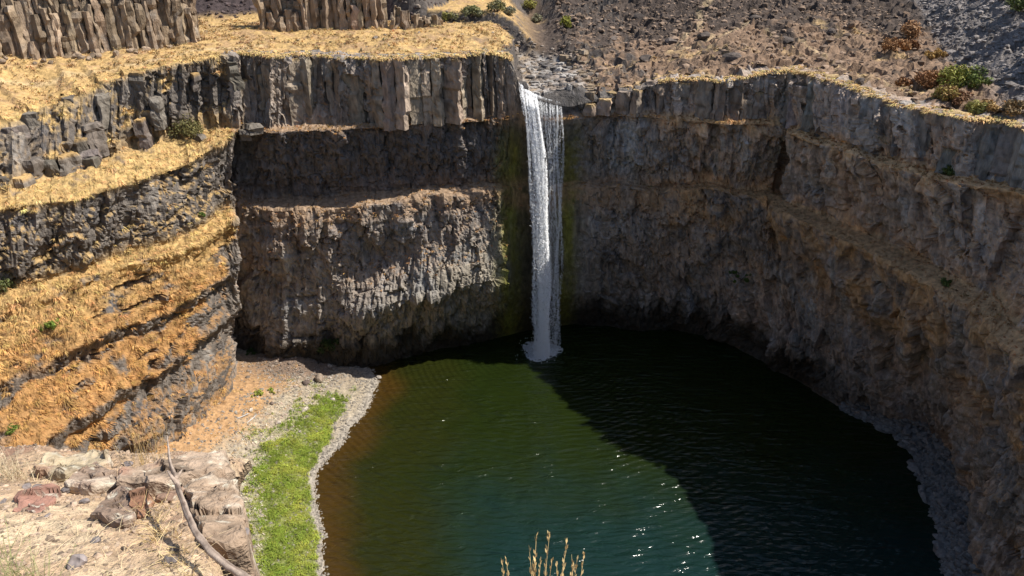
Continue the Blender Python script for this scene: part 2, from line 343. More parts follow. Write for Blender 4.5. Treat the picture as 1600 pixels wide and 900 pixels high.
# moss either side of the fall
xf = np.where(X < 5.5, (X + .8) / 2.6, (X - 12.6) / 2.3)
moss = np.exp(-(xf + .5 * n3) ** 2) * sstep(57, 46, Z) * sstep(uL + 40, uL + 46, UU) * (1 - sstep(su[18], su[19], UU))
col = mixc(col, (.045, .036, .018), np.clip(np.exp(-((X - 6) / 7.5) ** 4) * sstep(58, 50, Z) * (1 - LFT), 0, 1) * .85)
col = mixc(col, (.2, .19, .028), np.clip(moss * sstep(-.5, .5, n2 + .3), 0, 1) * .9)
# pale mineral stain right of the fall
stain = np.exp(-((X - 23.5 - (56 - Z) * .06) / 3.2) ** 2) * band(2.7, 3.9, .2) * sstep(-.35, .35, n2 + .25)
col = mixc(col, (.36, .37, .38), np.clip(stain, 0, 1) * .85)
col = mixc(col, (.24, .24, .25), np.exp(-((X - 16) / 3.5) ** 2) * band(2.7, 3.9, .2) * sstep(-.1, .4, n3) * .7)
# rusty earth caught on ledges
ledge = (band(1.9, 3.1, .12) + band(3.9, 5.3, .12)) * (1 - LFT)
rust = np.clip(ledge * sstep(-.35, .2, n1 + .6 * up + .2 * n3), 0, 1)
rust = np.maximum(rust, BACK * sstep(su[11] + 4, su[8], UU) * band(5, 6.4, .4) * sstep(-.25, .2, n1 + .3 * n3) * .95)
rust = np.maximum(rust, RIGHT * band(5, 5.9, .35) * sstep(-.1, .3, n1 + .35 * n3 - .08) * .85)
rust = np.maximum(rust, RIGHT * sstep(su[25], su[28], UU) * band(5, 8) * sstep(.1, .5, n1 + .3 * n3) * .8)
rust = np.maximum(rust, sstep(.42, .7, up + .15 * n3) * (1 - notch)[None] * (1 - wet) * band(1.5, 6.5, .3) * .7)
col = mixc(col, (.34, .21, .11), np.clip(rust, 0, 1) * .62 * (1 - RIGHT)); col = mixc(col, (.46, .27, .12), np.clip(rust, 0, 1) * .85 * RIGHT)  # right wall's rust painted brighter because it lies in shade
col *= (1 - .38 * LFT + .3 * RIGHT * band(1, 4.2, .2) + .15 * RIGHT)[..., None]  # right wall's colour lifted to make up for the weak light there
# straw and ochre earth on the sunny left benches
straw = LFT * np.clip(band(0, 1, .2) + band(1.75, 3.05, .12) + band(3.95, 5.2, .15) + grassy_low * 1.1 + .65 * sstep(.4, .65, up + .2 * n1), 0, 1) * sstep(-.6, 0, n1 + .7 * n3 + .22)
straw = np.maximum(straw * (1 - .75 * band(1, 2)), LFT * band(1, 2) * sstep(.15, .5, n1 + .6 * up - .1))
scol = np.zeros(Pg.shape) + np.array([.48, .32, .13]); scol = mixc(scol, (.37, .2, .075), sstep(44, 25, Z + 5 * n1))
col = mixc(col, scol, straw * .95) if False else col * (1 - straw[..., None] * .95) + scol * straw[..., None] * .95
col = mixc(col, (.21, .2, .185), RIGHT * sstep(8.0, 8.3, RR) * sstep(su[24], su[25], UU))
col = mixc(col, (.08, .072, .066), notch[None] * (1 - sstep(1.6, 2.2, RR)) * sstep(-.5, .2, n3 + .2))
col = mixc(col, (.33, .25, .185), BACK * band(1, 2) * .55 * sstep(-.4, .3, n1))  # back rim band warmed, its grazing sunlight put into the colour
col *= (1 + .22 * n3)[..., None]; col = np.clip(col, .008, .9)
def sheet(name, c0, c1):
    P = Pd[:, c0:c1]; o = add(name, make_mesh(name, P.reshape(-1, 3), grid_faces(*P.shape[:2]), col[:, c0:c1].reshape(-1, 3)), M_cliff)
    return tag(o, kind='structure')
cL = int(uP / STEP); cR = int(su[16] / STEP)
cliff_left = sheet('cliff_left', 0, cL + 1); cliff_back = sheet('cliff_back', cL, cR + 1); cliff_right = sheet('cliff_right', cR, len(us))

# ------------------------------------------------------------------ plateau
def axis(a, b, step, far0, far1):
    m = np.arange(a, b + step, step); g = [a]; s = step
    while g[-1] > far0: s *= 1.35; g.append(g[-1] - s)
    e = [m[-1]]; s = step
    while e[-1] < far1: s *= 1.35; e.append(e[-1] + s)
    return np.concatenate([np.array(g[1:])[::-1], m, np.array(e[1:])])
gx = axis(-125, 135, .62, -2500, 2500); gy = axis(95, 262, .62, -1500, 3000)
GX, GY = np.meshgrid(gx, gy)
H, rd, cd, ck = plateau_h(GX, GY)
ins = inside(GX, GY)
nA = fbm(P3(GX / 12, GY / 12), 4, 211); nB = fbm(P3(GX / 2.5, GY / 2.5), 4, 212); nC = fbm(P3(GX / 7, GY / 22), 3, 213)
lx = 1 - sstep(-2, 10, GX)
pc = np.zeros(GX.shape + (3,)) + np.array([.22, .145, .095])
pc = mixc(pc, (.47, .31, .13), lx * sstep(-.7, 0, nA + .5 * nB + .3))
pc = mixc(pc, (.27, .17, .1), lx * sstep(-.05, .35, nB + .5 * nA) * .75)
dark = (1 - lx) * sstep(-.1, .25, 1.5 * nC + .6 * nB + (GY - 182) / 40)
pc = mixc(pc, (.055, .043, .037), np.clip(dark, 0, 1) * .9)
pc = mixc(pc, (.46, .32, .16), (1 - lx) * sstep(.0, .45, nA + .6 * nB + .4 * np.exp(-rd / 5) - .24 - .2 * sstep(185, 200, GY)) * .85)
ds, ss, _ = poly_dist(GX, GY, SCREE_R)
scr = sstep(-3, 3, np.where(ss < 0, ds, -ds) + 4 * nA) * sstep(90, 110, GY)
pc = mixc(pc, (.17, .15, .14), scr)
scl = lx * sstep(0, 3, GY - 186 - .25 * (GX + 65) - 26 * sstep(-26, -12, GX) + 2 * nA)
pc = mixc(pc, (.058, .043, .042), scl)
pc = mixc(pc, (.3, .275, .25), sstep(.5, .1, ck + .3 * nB) * sstep(150, 153, GY) * (.4 + .6 * sstep(-.2, .3, nB)))
for L_, w_ in (([(38, 182), (46, 196), (49, 212), (58, 230)], .5), ([(60, 190), (66, 170), (63, 152), (70, 134)], .45), ([(-100, 131), (-84, 139), (-66, 147), (-50, 158)], .45), ([(60, 200), (50, 186), (34, 176)], .35)):
    d_, _, _ = poly_dist(GX, GY, L_); pc = mixc(pc, (.5, .38, .22), sstep(w_ + .5, w_, d_ + .5 * nB) * .5)
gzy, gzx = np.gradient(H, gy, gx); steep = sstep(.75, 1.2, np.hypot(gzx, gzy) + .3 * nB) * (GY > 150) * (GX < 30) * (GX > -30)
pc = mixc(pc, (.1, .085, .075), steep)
pc *= (1 + .3 * nB)[..., None]; pc = np.clip(pc, .01, .9)
gf = grid_faces(*GX.shape); gf = gf[~ins.ravel()[gf].any(1)]
plateau = add('plateau', make_mesh('plateau', np.stack([GX, GY, H], -1).reshape(-1, 3), gf, pc.reshape(-1, 3)), M_ground)
tag(plateau, kind='structure')
def ground(x, y):
    h, *_ = plateau_h(np.atleast_1d(np.asarray(x, float)), np.atleast_1d(np.asarray(y, float))); return h

def on_plateau(px, py):
    d = sight(px, py); t = np.arange(105, 330, .25); x, y, z = d[0] * t, d[1] * t, CAM_Z + d[2] * t
    k = np.argmax((ground(x, y) > z) & ~inside(x, y)); return np.array([x[k], y[k], z[k] - .1])

# ------------------------------------------------------------------ jointed rock: cells of a jittered net, raised into columns
def clip_poly(poly, mx, my, nx, ny):
    out = []; n = len(poly)
    for i in range(n):
        a, b = poly[i], poly[(i + 1) % n]
        da = (a[0] - mx) * nx + (a[1] - my) * ny; db = (b[0] - mx) * nx + (b[1] - my) * ny
        if da <= 0: out.append(a)
        if (da < 0 < db) or (db < 0 < da):
            t = da / (da - db); out.append((a[0] + t * (b[0] - a[0]), a[1] + t * (b[1] - a[1])))
    return out
def voronoi(pts, i, reach):
    p = pts[i]; poly = [(p[0] - reach, p[1] - reach), (p[0] + reach, p[1] - reach), (p[0] + reach, p[1] + reach), (p[0] - reach, p[1] + reach)]
    d = np.hypot(pts[:, 0] - p[0], pts[:, 1] - p[1])
    for j in np.argsort(d)[1:16]:
        if d[j] > 2.2 * reach: break
        q = pts[j]; poly = clip_poly(poly, (p[0] + q[0]) / 2, (p[1] + q[1]) / 2, q[0] - p[0], q[1] - p[1])
        if len(poly) < 3: return None
    return poly
def prism(poly, z0, z1, seed, breaks=3, ring=.6, edge=.55, jit=.16, taper=.02, shrink=-.05, colr=(.15, .125, .105), top=None, topamp=.25):
    """one column of rock: cross joints shift it, faces are uneven, the crown is broken"""
    r = np.random.default_rng(seed); poly = np.array(poly); c = poly.mean(0); poly = c + (poly - c) * (1 - shrink)
    pts = []
    for a, b in zip(poly, np.roll(poly, -1, 0)):
        n = max(1, int(np.linalg.norm(b - a) / edge + .5))
        for k in range(n): pts.append(a + (b - a) * k / n)
    pts = np.array(pts); m = len(pts); nz = max(3, int((z1 - z0) / ring) + 1)
    zs = list(np.linspace(z0, z1, nz)); cuts = sorted(r.uniform(z0 + .1 * (z1 - z0), z1, breaks))
    V = []; 
    for z in zs:
        k = sum(z > q for q in cuts); rr = np.random.default_rng(seed * 31 + k)
        off = rr.normal(0, jit, 2); sc = 1.04 - rr.uniform(0, .16) - taper * (z - z0) / max(z1 - z0, .1)
        V.append(np.concatenate([c + (pts - c) * sc + off, np.full((m, 1), z)], 1))
    V = np.array(V); q = V.reshape(-1, 3)
    q[:, :2] += np.stack([fbm(q / np.array([.8, .8, 3.0]) + seed, 3, 301), fbm(q / np.array([.8, .8, 3.0]) + seed, 3, 302)], 1) * .2 * min(1, edge * 1.4)
    ff, fe = facets((q[:, 0] + q[:, 1] * .7) / 1.3 + seed, q[:, 2] / 2.2, 307); rv = q[:, :2] - c; q[:, :2] += rv / (np.linalg.norm(rv, axis=1)[:, None] + .3) * (ff * .6 - .35 * np.exp(-fe / .1))[:, None] * min(1, edge * 1.3)
    tz = fbm(np.concatenate([V[-1][:, :2] / 1.2, np.full((m, 1), seed * .37)], 1), 2, 303) * topamp
    V = q.reshape(nz, m, 3); V[-1][:, 2] += tz; V[-1][:, :2] = c + (V[-1][:, :2] - c) * .86
    faces = []
    for a in range(nz - 1):
        for b in range(m):
            b2 = (b + 1) % m; faces.append((a * m + b, a * m + b2, (a + 1) * m + b2, (a + 1) * m + b))
    V = np.concatenate([V.reshape(-1, 3), [[c[0], c[1], z1 + topamp * .4 * r.uniform(-1, 1)]]])
    t = (nz - 1) * m
    for b in range(m): faces.append((t + b, t + (b + 1) % m, len(V) - 1, len(V) - 1))
    faces = np.array(faces)
    base = np.array([c[0], c[1], z0])
    k = np.array(colr) * (1 + .25 * r.normal(0, 1)) if False else np.array(colr)
    cc = np.zeros(V.shape) + k; nn = fbm(V / 2.0 + seed, 3, 305); cc = mixc(cc, k * .45, sstep(.1, .5, nn)); cc = mixc(cc, (.23, .2, .17), sstep(.15, .55, -nn) * .8)
    if top is not None: cc = mixc(cc, top, sstep(-.5 - .8 * topamp, -.05, V[:, 2] - z1) * .9)
    me = bpy.data.meshes.new('column'); W = V - base
    me.from_pydata(W.tolist(), [], [tuple(f) if f[2] != f[3] else tuple(f[:3]) for f in faces.tolist()]); me.update()
    a = me.color_attributes.new('Col', 'FLOAT_COLOR', 'POINT'); a.data.foreach_set('color', np.concatenate([np.clip(cc, .01, .9), np.ones((len(V), 1))], 1).astype(np.float32).ravel())
    return me, base
def curve_xy(L, s):
    L = np.asarray(L, float); d = np.concatenate([[0], np.cumsum(np.linalg.norm(np.diff(L, axis=0), axis=1))])
    return np.stack([np.interp(s, d, L[:, k]) for k in range(2)], -1), d[-1]

# columns standing along the canyon rim; net laid out in (run, depth behind the rim)
SP = 2.9
netp = []; keep = []
for s in np.arange(su[1], su[29], SP):
    ss_ = s + rng.uniform(-1.25, 1.25); i = min(int(ss_ / STEP), len(us) - 1)
    rowsd = [1.5, -.55, -2.6, -4.4]
    if us[i] < uL + 2:
        wid = np.hypot(*(rows[1][i, :2] - rows[0][i, :2])); rowsd = [wid + 2.2, wid - .2] + list(np.arange(wid - 2.3, -3.0, -2.1))
    if us[i] > uL + 2 and rng.random() < .18: rowsd = rowsd[:1] + rowsd[2:]
    for k, d in enumerate(rowsd):
        netp.append((ss_ + (SP / 2 if k % 2 else 0) + rng.uniform(-.8, .8), d + rng.uniform(-.75, .75))); keep.append(0 < k < len(rowsd) - 1)
netp = np.array(netp); ncol = 0
for q in range(len(netp)):
    if not keep[q]: continue
    s, d = netp[q]; i = min(int(s / STEP), len(us) - 1)
    if notch[i] > .12 and s < su[17] + 2.2: continue
    if s > su[28] - 3 and rng.random() < .5: continue
    left = s < uL + 2
    poly = voronoi(netp, q, 3.3)
    if poly is None or len(poly) < 4: continue
    zR, zB = rows[0][i, 2], rows[1][i, 2]
    W_ = []
    for a, b in poly:
        j = min(max(int(a / STEP), 0), len(us) - 1); W_.append(rows[0][j, :2] + (rows[1][j, :2] - rows[0][j, :2]) * 0 + NRM[j] * b)
    pr = np.array(W_)
    if left:
        wid = max(np.hypot(*(rows[1][i, :2] - rows[0][i, :2])), 1.0); f = np.clip(d / wid, 0, 1)
        if rng.random() < .5: continue
        slope = zR + (zB - zR) * f; z1 = slope + rng.uniform(-1.2, .6); z0 = min(max(zB - 1, slope - rng.uniform(3, 6)), z1 - 2)
        c_ = (.17, .145, .12); top = (.42, .27, .11)
    else:
        z1 = zR + rng.uniform(-.9, .1) - (rng.random() < .2) * rng.uniform(1, 5); z0 = zB - .6 - rng.uniform(0, .8)
        if d < -1.6: z1 = zR + rng.uniform(-.5, .3)
        c_ = (.3, .235, .175) if s < su[15] else ((.31, .24, .185) if s < su[22] else (.31, .275, .245)); top = (.36, .25, .12)  # back columns warmed, grazing sun put into their colour
    cl = cliff_left if left else (cliff_back if s < su[16] else cliff_right)
    c_ = np.array(c_) * (1 + rng.normal(0, .1)) * (1 + rng.normal(0, .018, 3))
    me, base = prism(pr, z0, z1, 1000 + q, breaks=int(rng.integers(2, 5)), colr=c_, top=top if rng.random() < (.3 if left else .7) else None)
    add('basalt_column', me, M_column, cl, base); ncol += 1
print('rim columns', ncol)

# ------------------------------------------------------------------ buttes on the left plateau
def butte(name, label, line, depth, width, hgt, seed, ragged=0.0):
    r = np.random.default_rng(seed); L = np.asarray(line, float); _, tot = curve_xy(L, np.array([0.]))
    pts = []; ghost = []
    nrow = int(depth / width)
    for s in np.arange(-width, tot + width, width):
        for k in range(-1, nrow + 1):
            pts.append((s + r.uniform(-.3, .3) * width + (width / 2 if k % 2 else 0), k * width * .9 + r.uniform(-.38, .38) * width)); ghost.append(k == -1 or k == nrow or s < 0 or s > tot)
    pts = np.array(pts); c0 = L.mean(0); e = bpy.data.objects.new(name, None); C.objects.link(e); zb = ground(c0[0], c0[1])[0]; e.location = (c0[0], c0[1], zb)
    tag(e, label, 'rock outcrop')
    for q in range(len(pts)):
        if ghost[q]: continue
        poly = voronoi(pts, q, width * 1.1)
        if poly is None or len(poly) < 4: continue
        W_ = []
        for a, b in poly:
            p, _ = curve_xy(L, np.array([np.clip(a, 0, tot)])); p2, _ = curve_xy(L, np.array([np.clip(a + .5, 0.5, tot)])); p1, _ = curve_xy(L, np.array([np.clip(a - .5, 0, tot - .5)]))
            t = (p2 - p1)[0]; t /= np.linalg.norm(t); W_.append(p[0] + t * (a - np.clip(a, 0, tot)) + np.array([-t[1], t[0]]) * b)
        cx, cy = np.mean(W_, 0); z0 = ground(cx, cy)[0] - 1.2
        s, d = pts[q]; front = np.clip(d / depth, 0, 1)
        h = hgt(s / tot, front) * r.uniform(.8, 1.1) * (r.uniform(.3, .75) if (front < .3 and r.random() < .22) else 1)
        if h < .6: continue
        cc = np.array([.3, .222, .152]) * (1 + r.normal(0, .1)) * (1 + r.normal(0, .015, 3))
        me, base = prism(W_, z0, z0 + 1.2 + h, seed * 1000 + q, breaks=int(r.integers(2, 6)), ring=.9, edge=.95, jit=.16 + ragged, taper=.04, colr=cc)
        add('basalt_column', me, M_column, e, np.array(base) - np.array(e.location))
    ss = np.arange(0, tot, .3); p, _ = curve_xy(L, ss); t = np.gradient(p, axis=0); t /= np.linalg.norm(t, axis=1)[:, None]
    w = np.ones(9) / 9; t = np.stack([np.convolve(np.pad(t[:, k], 4, mode='edge'), w, 'valid') for k in range(2)], 1); hs = np.array([hgt(x_ / tot, .15) for x_ in ss]) * (.8 + .2 * np.sin(ss * 1.3)); z0 = ground(p[:, 0], p[:, 1]) - .6
    v = np.linspace(0, 1, 34)[:, None]; SS = np.broadcast_to(ss, (34, len(ss))); ZZ = z0 + v * (hs + .6); wq = .4 * fbm(P3(SS / 2, ZZ / 3), 2, 320)
    a1, e1 = facets(SS / 1.5 + wq, ZZ / 6 + wq, 321 + seed); a2, e2 = facets(SS / .7 + wq, ZZ / 2.5 + wq, 331 + seed)
    off = -.35 * width + .25 * v * 0 + 1.1 * a1 + .5 * a2 - .5 * np.exp(-e1 / .07) + .5 * fbm(P3(SS / 5, ZZ / 5), 2, 322)      # negative is inwards
    n_ = np.stack([-t[:, 1], t[:, 0]], 1); G = np.concatenate([p[None] - n_[None] * off[..., None], ZZ[..., None]], 2)
    top = G[-1:] + np.concatenate([n_ * depth * .5, np.zeros((len(ss), 1))], 1)[None]; G = np.concatenate([G, top]); gcol = np.zeros(G.shape) + np.array([.3, .222, .152]); nn = fbm(G / 1.6, 3, 323); gcol = mixc(gcol, (.14, .1, .075), sstep(0, .4, nn)); gcol = mixc(gcol, (.42, .33, .23), sstep(.1, .5, -nn))
    add('rock_face', make_mesh('rock_face', G.reshape(-1, 3) - np.array(e.location), grid_faces(35, len(ss)), gcol.reshape(-1, 3)), M_column, e)
    return e
butte('basalt_butte', 'long tan columnar rock wall on the upper left plateau', [(-112, 134), (-100, 139), (-92, 143.5), (-76, 151), (-66, 156.5), (-62.5, 160)], 7.5, 1.3,
      lambda u, f: (15 + 2 * math.sin(9 * u)) * (.72 + .28 * f ** .5 + (.1 if f > .1 else -.18 * abs(math.sin(41 * u)))) * (1 if u < .93 else .75), 5)
butte('basalt_butte', 'tan columnar rock tower with flat base on the plateau above the rim', [(-53, 171.5), (-48, 171), (-40, 172.5), (-33, 172), (-27.5, 173.5)], 8, 1.4,
      lambda u, f: (13.5 * (.72 + .28 * f ** .3)) * (1 if (u < .16 or u > .32) else .42) * (1 if u < .93 else .6), 6)
butte('ruined_pinnacles', 'row of small broken rock stubs right of the columnar tower', [(-25.8, 173.6), (-22, 174.5), (-18, 176), (-15, 177.5)], 3.0, 1.05,
      lambda u, f: (3.6 - 2.4 * u) * (.35 + abs(math.sin(17 * u))) , 7, ragged=.1)
butte('scree_pinnacle', 'dark rock pinnacle on the scree that shades the slope below it', [(106, 150), (110, 153), (113, 158)], 6, 2.2, lambda u, f: 13.5 - 9 * abs(u - .5), 8)
butte('scree_pinnacle', 'lower rock pinnacle on the near end of the right scree', [(97, 131), (101, 134), (104, 140)], 6, 2.4, lambda u, f: 9 - 5 * abs(u - .5), 9)

# ------------------------------------------------------------------ washed river ledge behind the lip: stepped slabs
ledge = bpy.data.objects.new('river_ledge', None); C.objects.link(ledge); ledge.location = (8, 160, 58); tag(ledge, kind='structure')
pts = []
for yy in np.arange(154.5, 184, 1.9):
    for xx in np.arange(-1, 31, 2.7): pts.append((xx + rng.uniform(-1, 1) + (yy % 3.8) * .3, yy + rng.uniform(-.8, .8)))
pts = np.array(pts); nsl = 0
lipP = rows[0][:, :2]
for q in range(len(pts)):
    x, y = pts[q]
    j = np.argmin(np.hypot(lipP[:, 0] - x, lipP[:, 1] - y)); dd = (np.array([x, y]) - lipP[j]) @ NRM[j]
    if dd > -1.3 or x < .8: continue
    d_, s_, t_ = poly_dist(np.array([x]), np.array([y]), CHAN)
    wr = 10 - 1.3 * t_[0] if t_[0] < 3 else 5
    if d_[0] > wr + 3.5 or (s_[0] > 0 and d_[0] > 4.6): continue
    poly = voronoi(pts, q, 2.3)
    if poly is None or len(poly) < 4: continue
    zt = ground(x, y)[0] + rng.uniform(-.05, .5) if dd < -3 else 59.4 + .07 * (y - 156) + .17 * max(0, d_[0] - 1) * (s_[0] < 0) + rng.uniform(-.45, .5) - (dd > -2.0) * rng.uniform(0, 1.0)
    if dd > -4: zt = max(rows[0][j, 2], ground(x, y)[0]) + (rng.uniform(-.1, .25) if x < 11 else rng.uniform(.05, .6))
    pale = rng.random() - (dd > -4) * .25; cc = (.36, .33, .3) if pale > .35 else (.11, .1, .095)
    if d_[0] > wr: cc = (.24, .18, .12)
    me, base = prism(poly, 55.5 if dd > -3 else zt - 1.6, zt, 5000 + q, breaks=2, ring=1.0, edge=.6, jit=.12, shrink=.07, colr=cc, topamp=.3)
    add('river_slab', me, M_column, ledge, np.array(base) - np.array(ledge.location)); nsl += 1
print('slabs', nsl)

# ------------------------------------------------------------------ beach and pool bed
SHORE = [(-20, 40), (-27, 70), tuple(at(509, 900, 0)[:2]), tuple(at(504, 860, 0)[:2]), tuple(at(507, 833, 0)[:2]), tuple(at(501, 807, 0)[:2]), tuple(at(493, 780, 0)[:2]), tuple(at(494, 740, 0)[:2]), tuple(at(516, 713, 0)[:2]),
         tuple(at(536, 693, 0)[:2]), tuple(at(549, 669, 0)[:2]), tuple(at(571, 647, 0)[:2]), tuple(at(581, 625, 0)[:2]), tuple(at(592, 597, 0)[:2]), tuple(at(580, 578, 0)[:2]), tuple(at(572, 568, 0)[:2]), (-33, 162)]
def beach_h(x, y):
    d, s, t = poly_dist(x, y, SHORE); d = np.where(s > 0, d, -d)      # positive inland
    n = fbm(P3(x / 5, y / 5), 4, 401)
    h = .1 * d + .22 * np.clip(d - 15, 0, 60) * sstep(146, 122, y) + .25 * n * sstep(-1, 3, d) + .12 * fbm(P3(x / 1.1, y / 1.1), 2, 402)
    h += 2.2 * np.exp(-((x + 50) / 7) ** 2 - ((y - 148) / 4.5) ** 2)   # rubble heap under the back wall
    h = np.where(d < 0, .16 * d + .1 * n, h); return np.maximum(h, -7), d
bx = np.arange(-112, -14, .42); by = np.arange(48, 158, .42); BX, BY = np.meshgrid(bx, by); BH, BD = beach_h(BX, BY)
m1 = fbm(P3(BX / 6, BY / 6), 4, 411); m2 = fbm(P3(BX / 1.3, BY / 1.3), 3, 412)
bc = np.zeros(BX.shape + (3,)) + np.array([.36, .3, .22])
bc = mixc(bc, (.4, .24, .12), sstep(16, 21, BD + 5 * m1 + 2 * m2) * sstep(152, 143, BY + 3 * m1))
bc = mixc(bc, (.2, .14, .1), np.clip(np.exp(-((BX + 48) / 12) ** 2 - ((BY - 146) / 6) ** 2) * 1.3, 0, 1))
bc = mixc(bc, (.33, .29, .24), sstep(3.0, .8, BD + m1) * sstep(-.5, .3, BD))
SWB = 1.0 + 3.4 * sstep(110, 132, BY); GR = sstep(-.3, .6, BD - SWB + 1.2 * m1) * sstep(13.5, 9.5, BD + 4 * m1) * sstep(138, 130, BY + 4 * m1)
GR = np.maximum(GR, .5 * sstep(.1, .4, m1 + .3 * m2) * sstep(3, 5, BD) * sstep(22, 16, BD) * sstep(142, 138, BY))
bc = mixc(bc, (.17, .2, .035), GR * .8)
bc = mixc(bc, (.14, .065, .018), sstep(.1, -.6, BD))
bc *= (1 + .25 * m2)[..., None]
tag(add('beach', make_mesh('beach', np.stack([BX, BY, BH], -1).reshape(-1, 3), grid_faces(*BX.shape), np.clip(bc, .01, .9).reshape(-1, 3)), M_ground), kind='structure')

# ------------------------------------------------------------------ pool
wx = np.arange(-75, 112, 1.0); wy = np.arange(10, 176, 1.0); WX, WY = np.meshgrid(wx, wy)
_, wd = beach_h(WX, WY); wd = -wd
q1 = fbm(P3(WX / 9, WY / 9), 3, 421)
wc = np.zeros(WX.shape + (3,)) + np.array([.0115, .0185, .0034])
wc = mixc(wc, (.02, .02, .004), sstep(26, 10, wd + 6 * q1) * .6)
wc = mixc(wc, (.055, .028, .006), sstep(9, .3, wd + 4 * q1) * .8)
wc = mixc(wc, (.005, .025, .028), sstep(125, 85, WY + 10 * q1) * sstep(14, 30, wd) * .7)  # teal of the sky reflected in the near water, put into its colour
pool_me = make_mesh('pool', np.stack([WX, WY, 0 * WX], -1).reshape(-1, 3), grid_faces(*WX.shape), wc.reshape(-1, 3), True)
mw = bpy.data.materials.new("pool_water"); mw.use_nodes = True; nt = mw.node_tree; N = nt.nodes; L = nt.links; b = N["Principled BSDF"]
b.inputs["Roughness"].default_value = .13; b.inputs["IOR"].default_value = 1.33; b.inputs["Specular IOR Level"].default_value = .5
a_ = N.new("ShaderNodeAttribute"); a_.attribute_name = "Col"; L.new(a_.outputs["Color"], b.inputs["Base Color"])
g_ = N.new("ShaderNodeNewGeometry"); mp = N.new("ShaderNodeMapping"); mp.inputs["Rotation"].default_value = (0, 0, R(-8)); mp.inputs["Scale"].default_value = (.32, 1, 1); L.new(g_.outputs["Position"], mp.inputs[0])
w1 = N.new("ShaderNodeTexNoise"); w1.inputs["Scale"].default_value = .75; w1.inputs["Detail"].default_value = 3; w1.inputs["Distortion"].default_value = .5; L.new(mp.outputs[0], w1.inputs["Vector"])
w2 = N.new("ShaderNodeTexNoise"); w2.inputs["Scale"].default_value = .12; w2.inputs["Detail"].default_value = 1; L.new(g_.outputs["Position"], w2.inputs["Vector"])
ml = N.new("ShaderNodeMath"); ml.operation = 'MULTIPLY'; L.new(w1.outputs[0], ml.inputs[0]); L.new(w2.outputs[0], ml.inputs[1])
rg = N.new("ShaderNodeTexWave"); rg.wave_type = 'RINGS'; rg.rings_direction = 'Z'; rg.inputs["Scale"].default_value = .22; rg.inputs["Distortion"].default_value = 5; rg.inputs["Detail"].default_value = 2; rg.inputs["Detail Scale"].default_value = .3
mq = N.new("ShaderNodeMapping"); mq.inputs["Location"].default_value = (-6.9, -155.6, 0); L.new(g_.outputs["Position"], mq.inputs[0]); L.new(mq.outputs[0], rg.inputs["Vector"])
m3 = N.new("ShaderNodeMath"); m3.operation = 'MULTIPLY_ADD'; m3.inputs[1].default_value = .055; L.new(rg.outputs["Fac"], m3.inputs[0]); L.new(ml.outputs[0], m3.inputs[2]); ml = m3
bp = N.new("ShaderNodeBump"); bp.inputs["Strength"].default_value = 1; bp.inputs["Distance"].default_value = 1.6; L.new(ml.outputs[0], bp.inputs["Height"]); L.new(bp.outputs[0], b.inputs["Normal"])
tag(add('pool', pool_me, mw), kind='structure')

# ------------------------------------------------------------------ waterfall
def mat_fall(name, colr=(.97, .975, .98)):
    m = bpy.data.materials.new(name); m.use_nodes = True; nt = m.node_tree; N = nt.nodes; L = nt.links; N.remove(N["Principled BSDF"])
    df = N.new("ShaderNodeBsdfDiffuse"); df.inputs[0].default_value = (*colr, 1); tl = N.new("ShaderNodeBsdfTranslucent"); tl.inputs[0].default_value = (*colr, 1)
    mx = N.new("ShaderNodeMixShader"); mx.inputs[0].default_value = .2; L.new(df.outputs[0], mx.inputs[1]); L.new(tl.outputs[0], mx.inputs[2])
    tp = N.new("ShaderNodeBsdfTransparent"); m2 = N.new("ShaderNodeMixShader"); m2.inputs[0].default_value = .6; L.new(tp.outputs[0], m2.inputs[1]); L.new(mx.outputs[0], m2.inputs[2]); L.new(m2.outputs[0], N["Material Output"].inputs[0]); return m
M_fall = mat_fall("falling_water")
fall = bpy.data.objects.new('waterfall', None); C.objects.link(fall); fall.location = (6.5, 157, 0)
tag(fall, 'tall white waterfall dropping from the notch in the rim into the dark pool', 'waterfall')
lipx = rows[0][int(su[14] / STEP):int(su[18] / STEP)]
def lip(x):
    o_ = np.argsort(lipx[:, 0]); return np.interp(x, lipx[o_, 0], lipx[o_, 1]), np.interp(x, lipx[o_, 0], lipx[o_, 2])
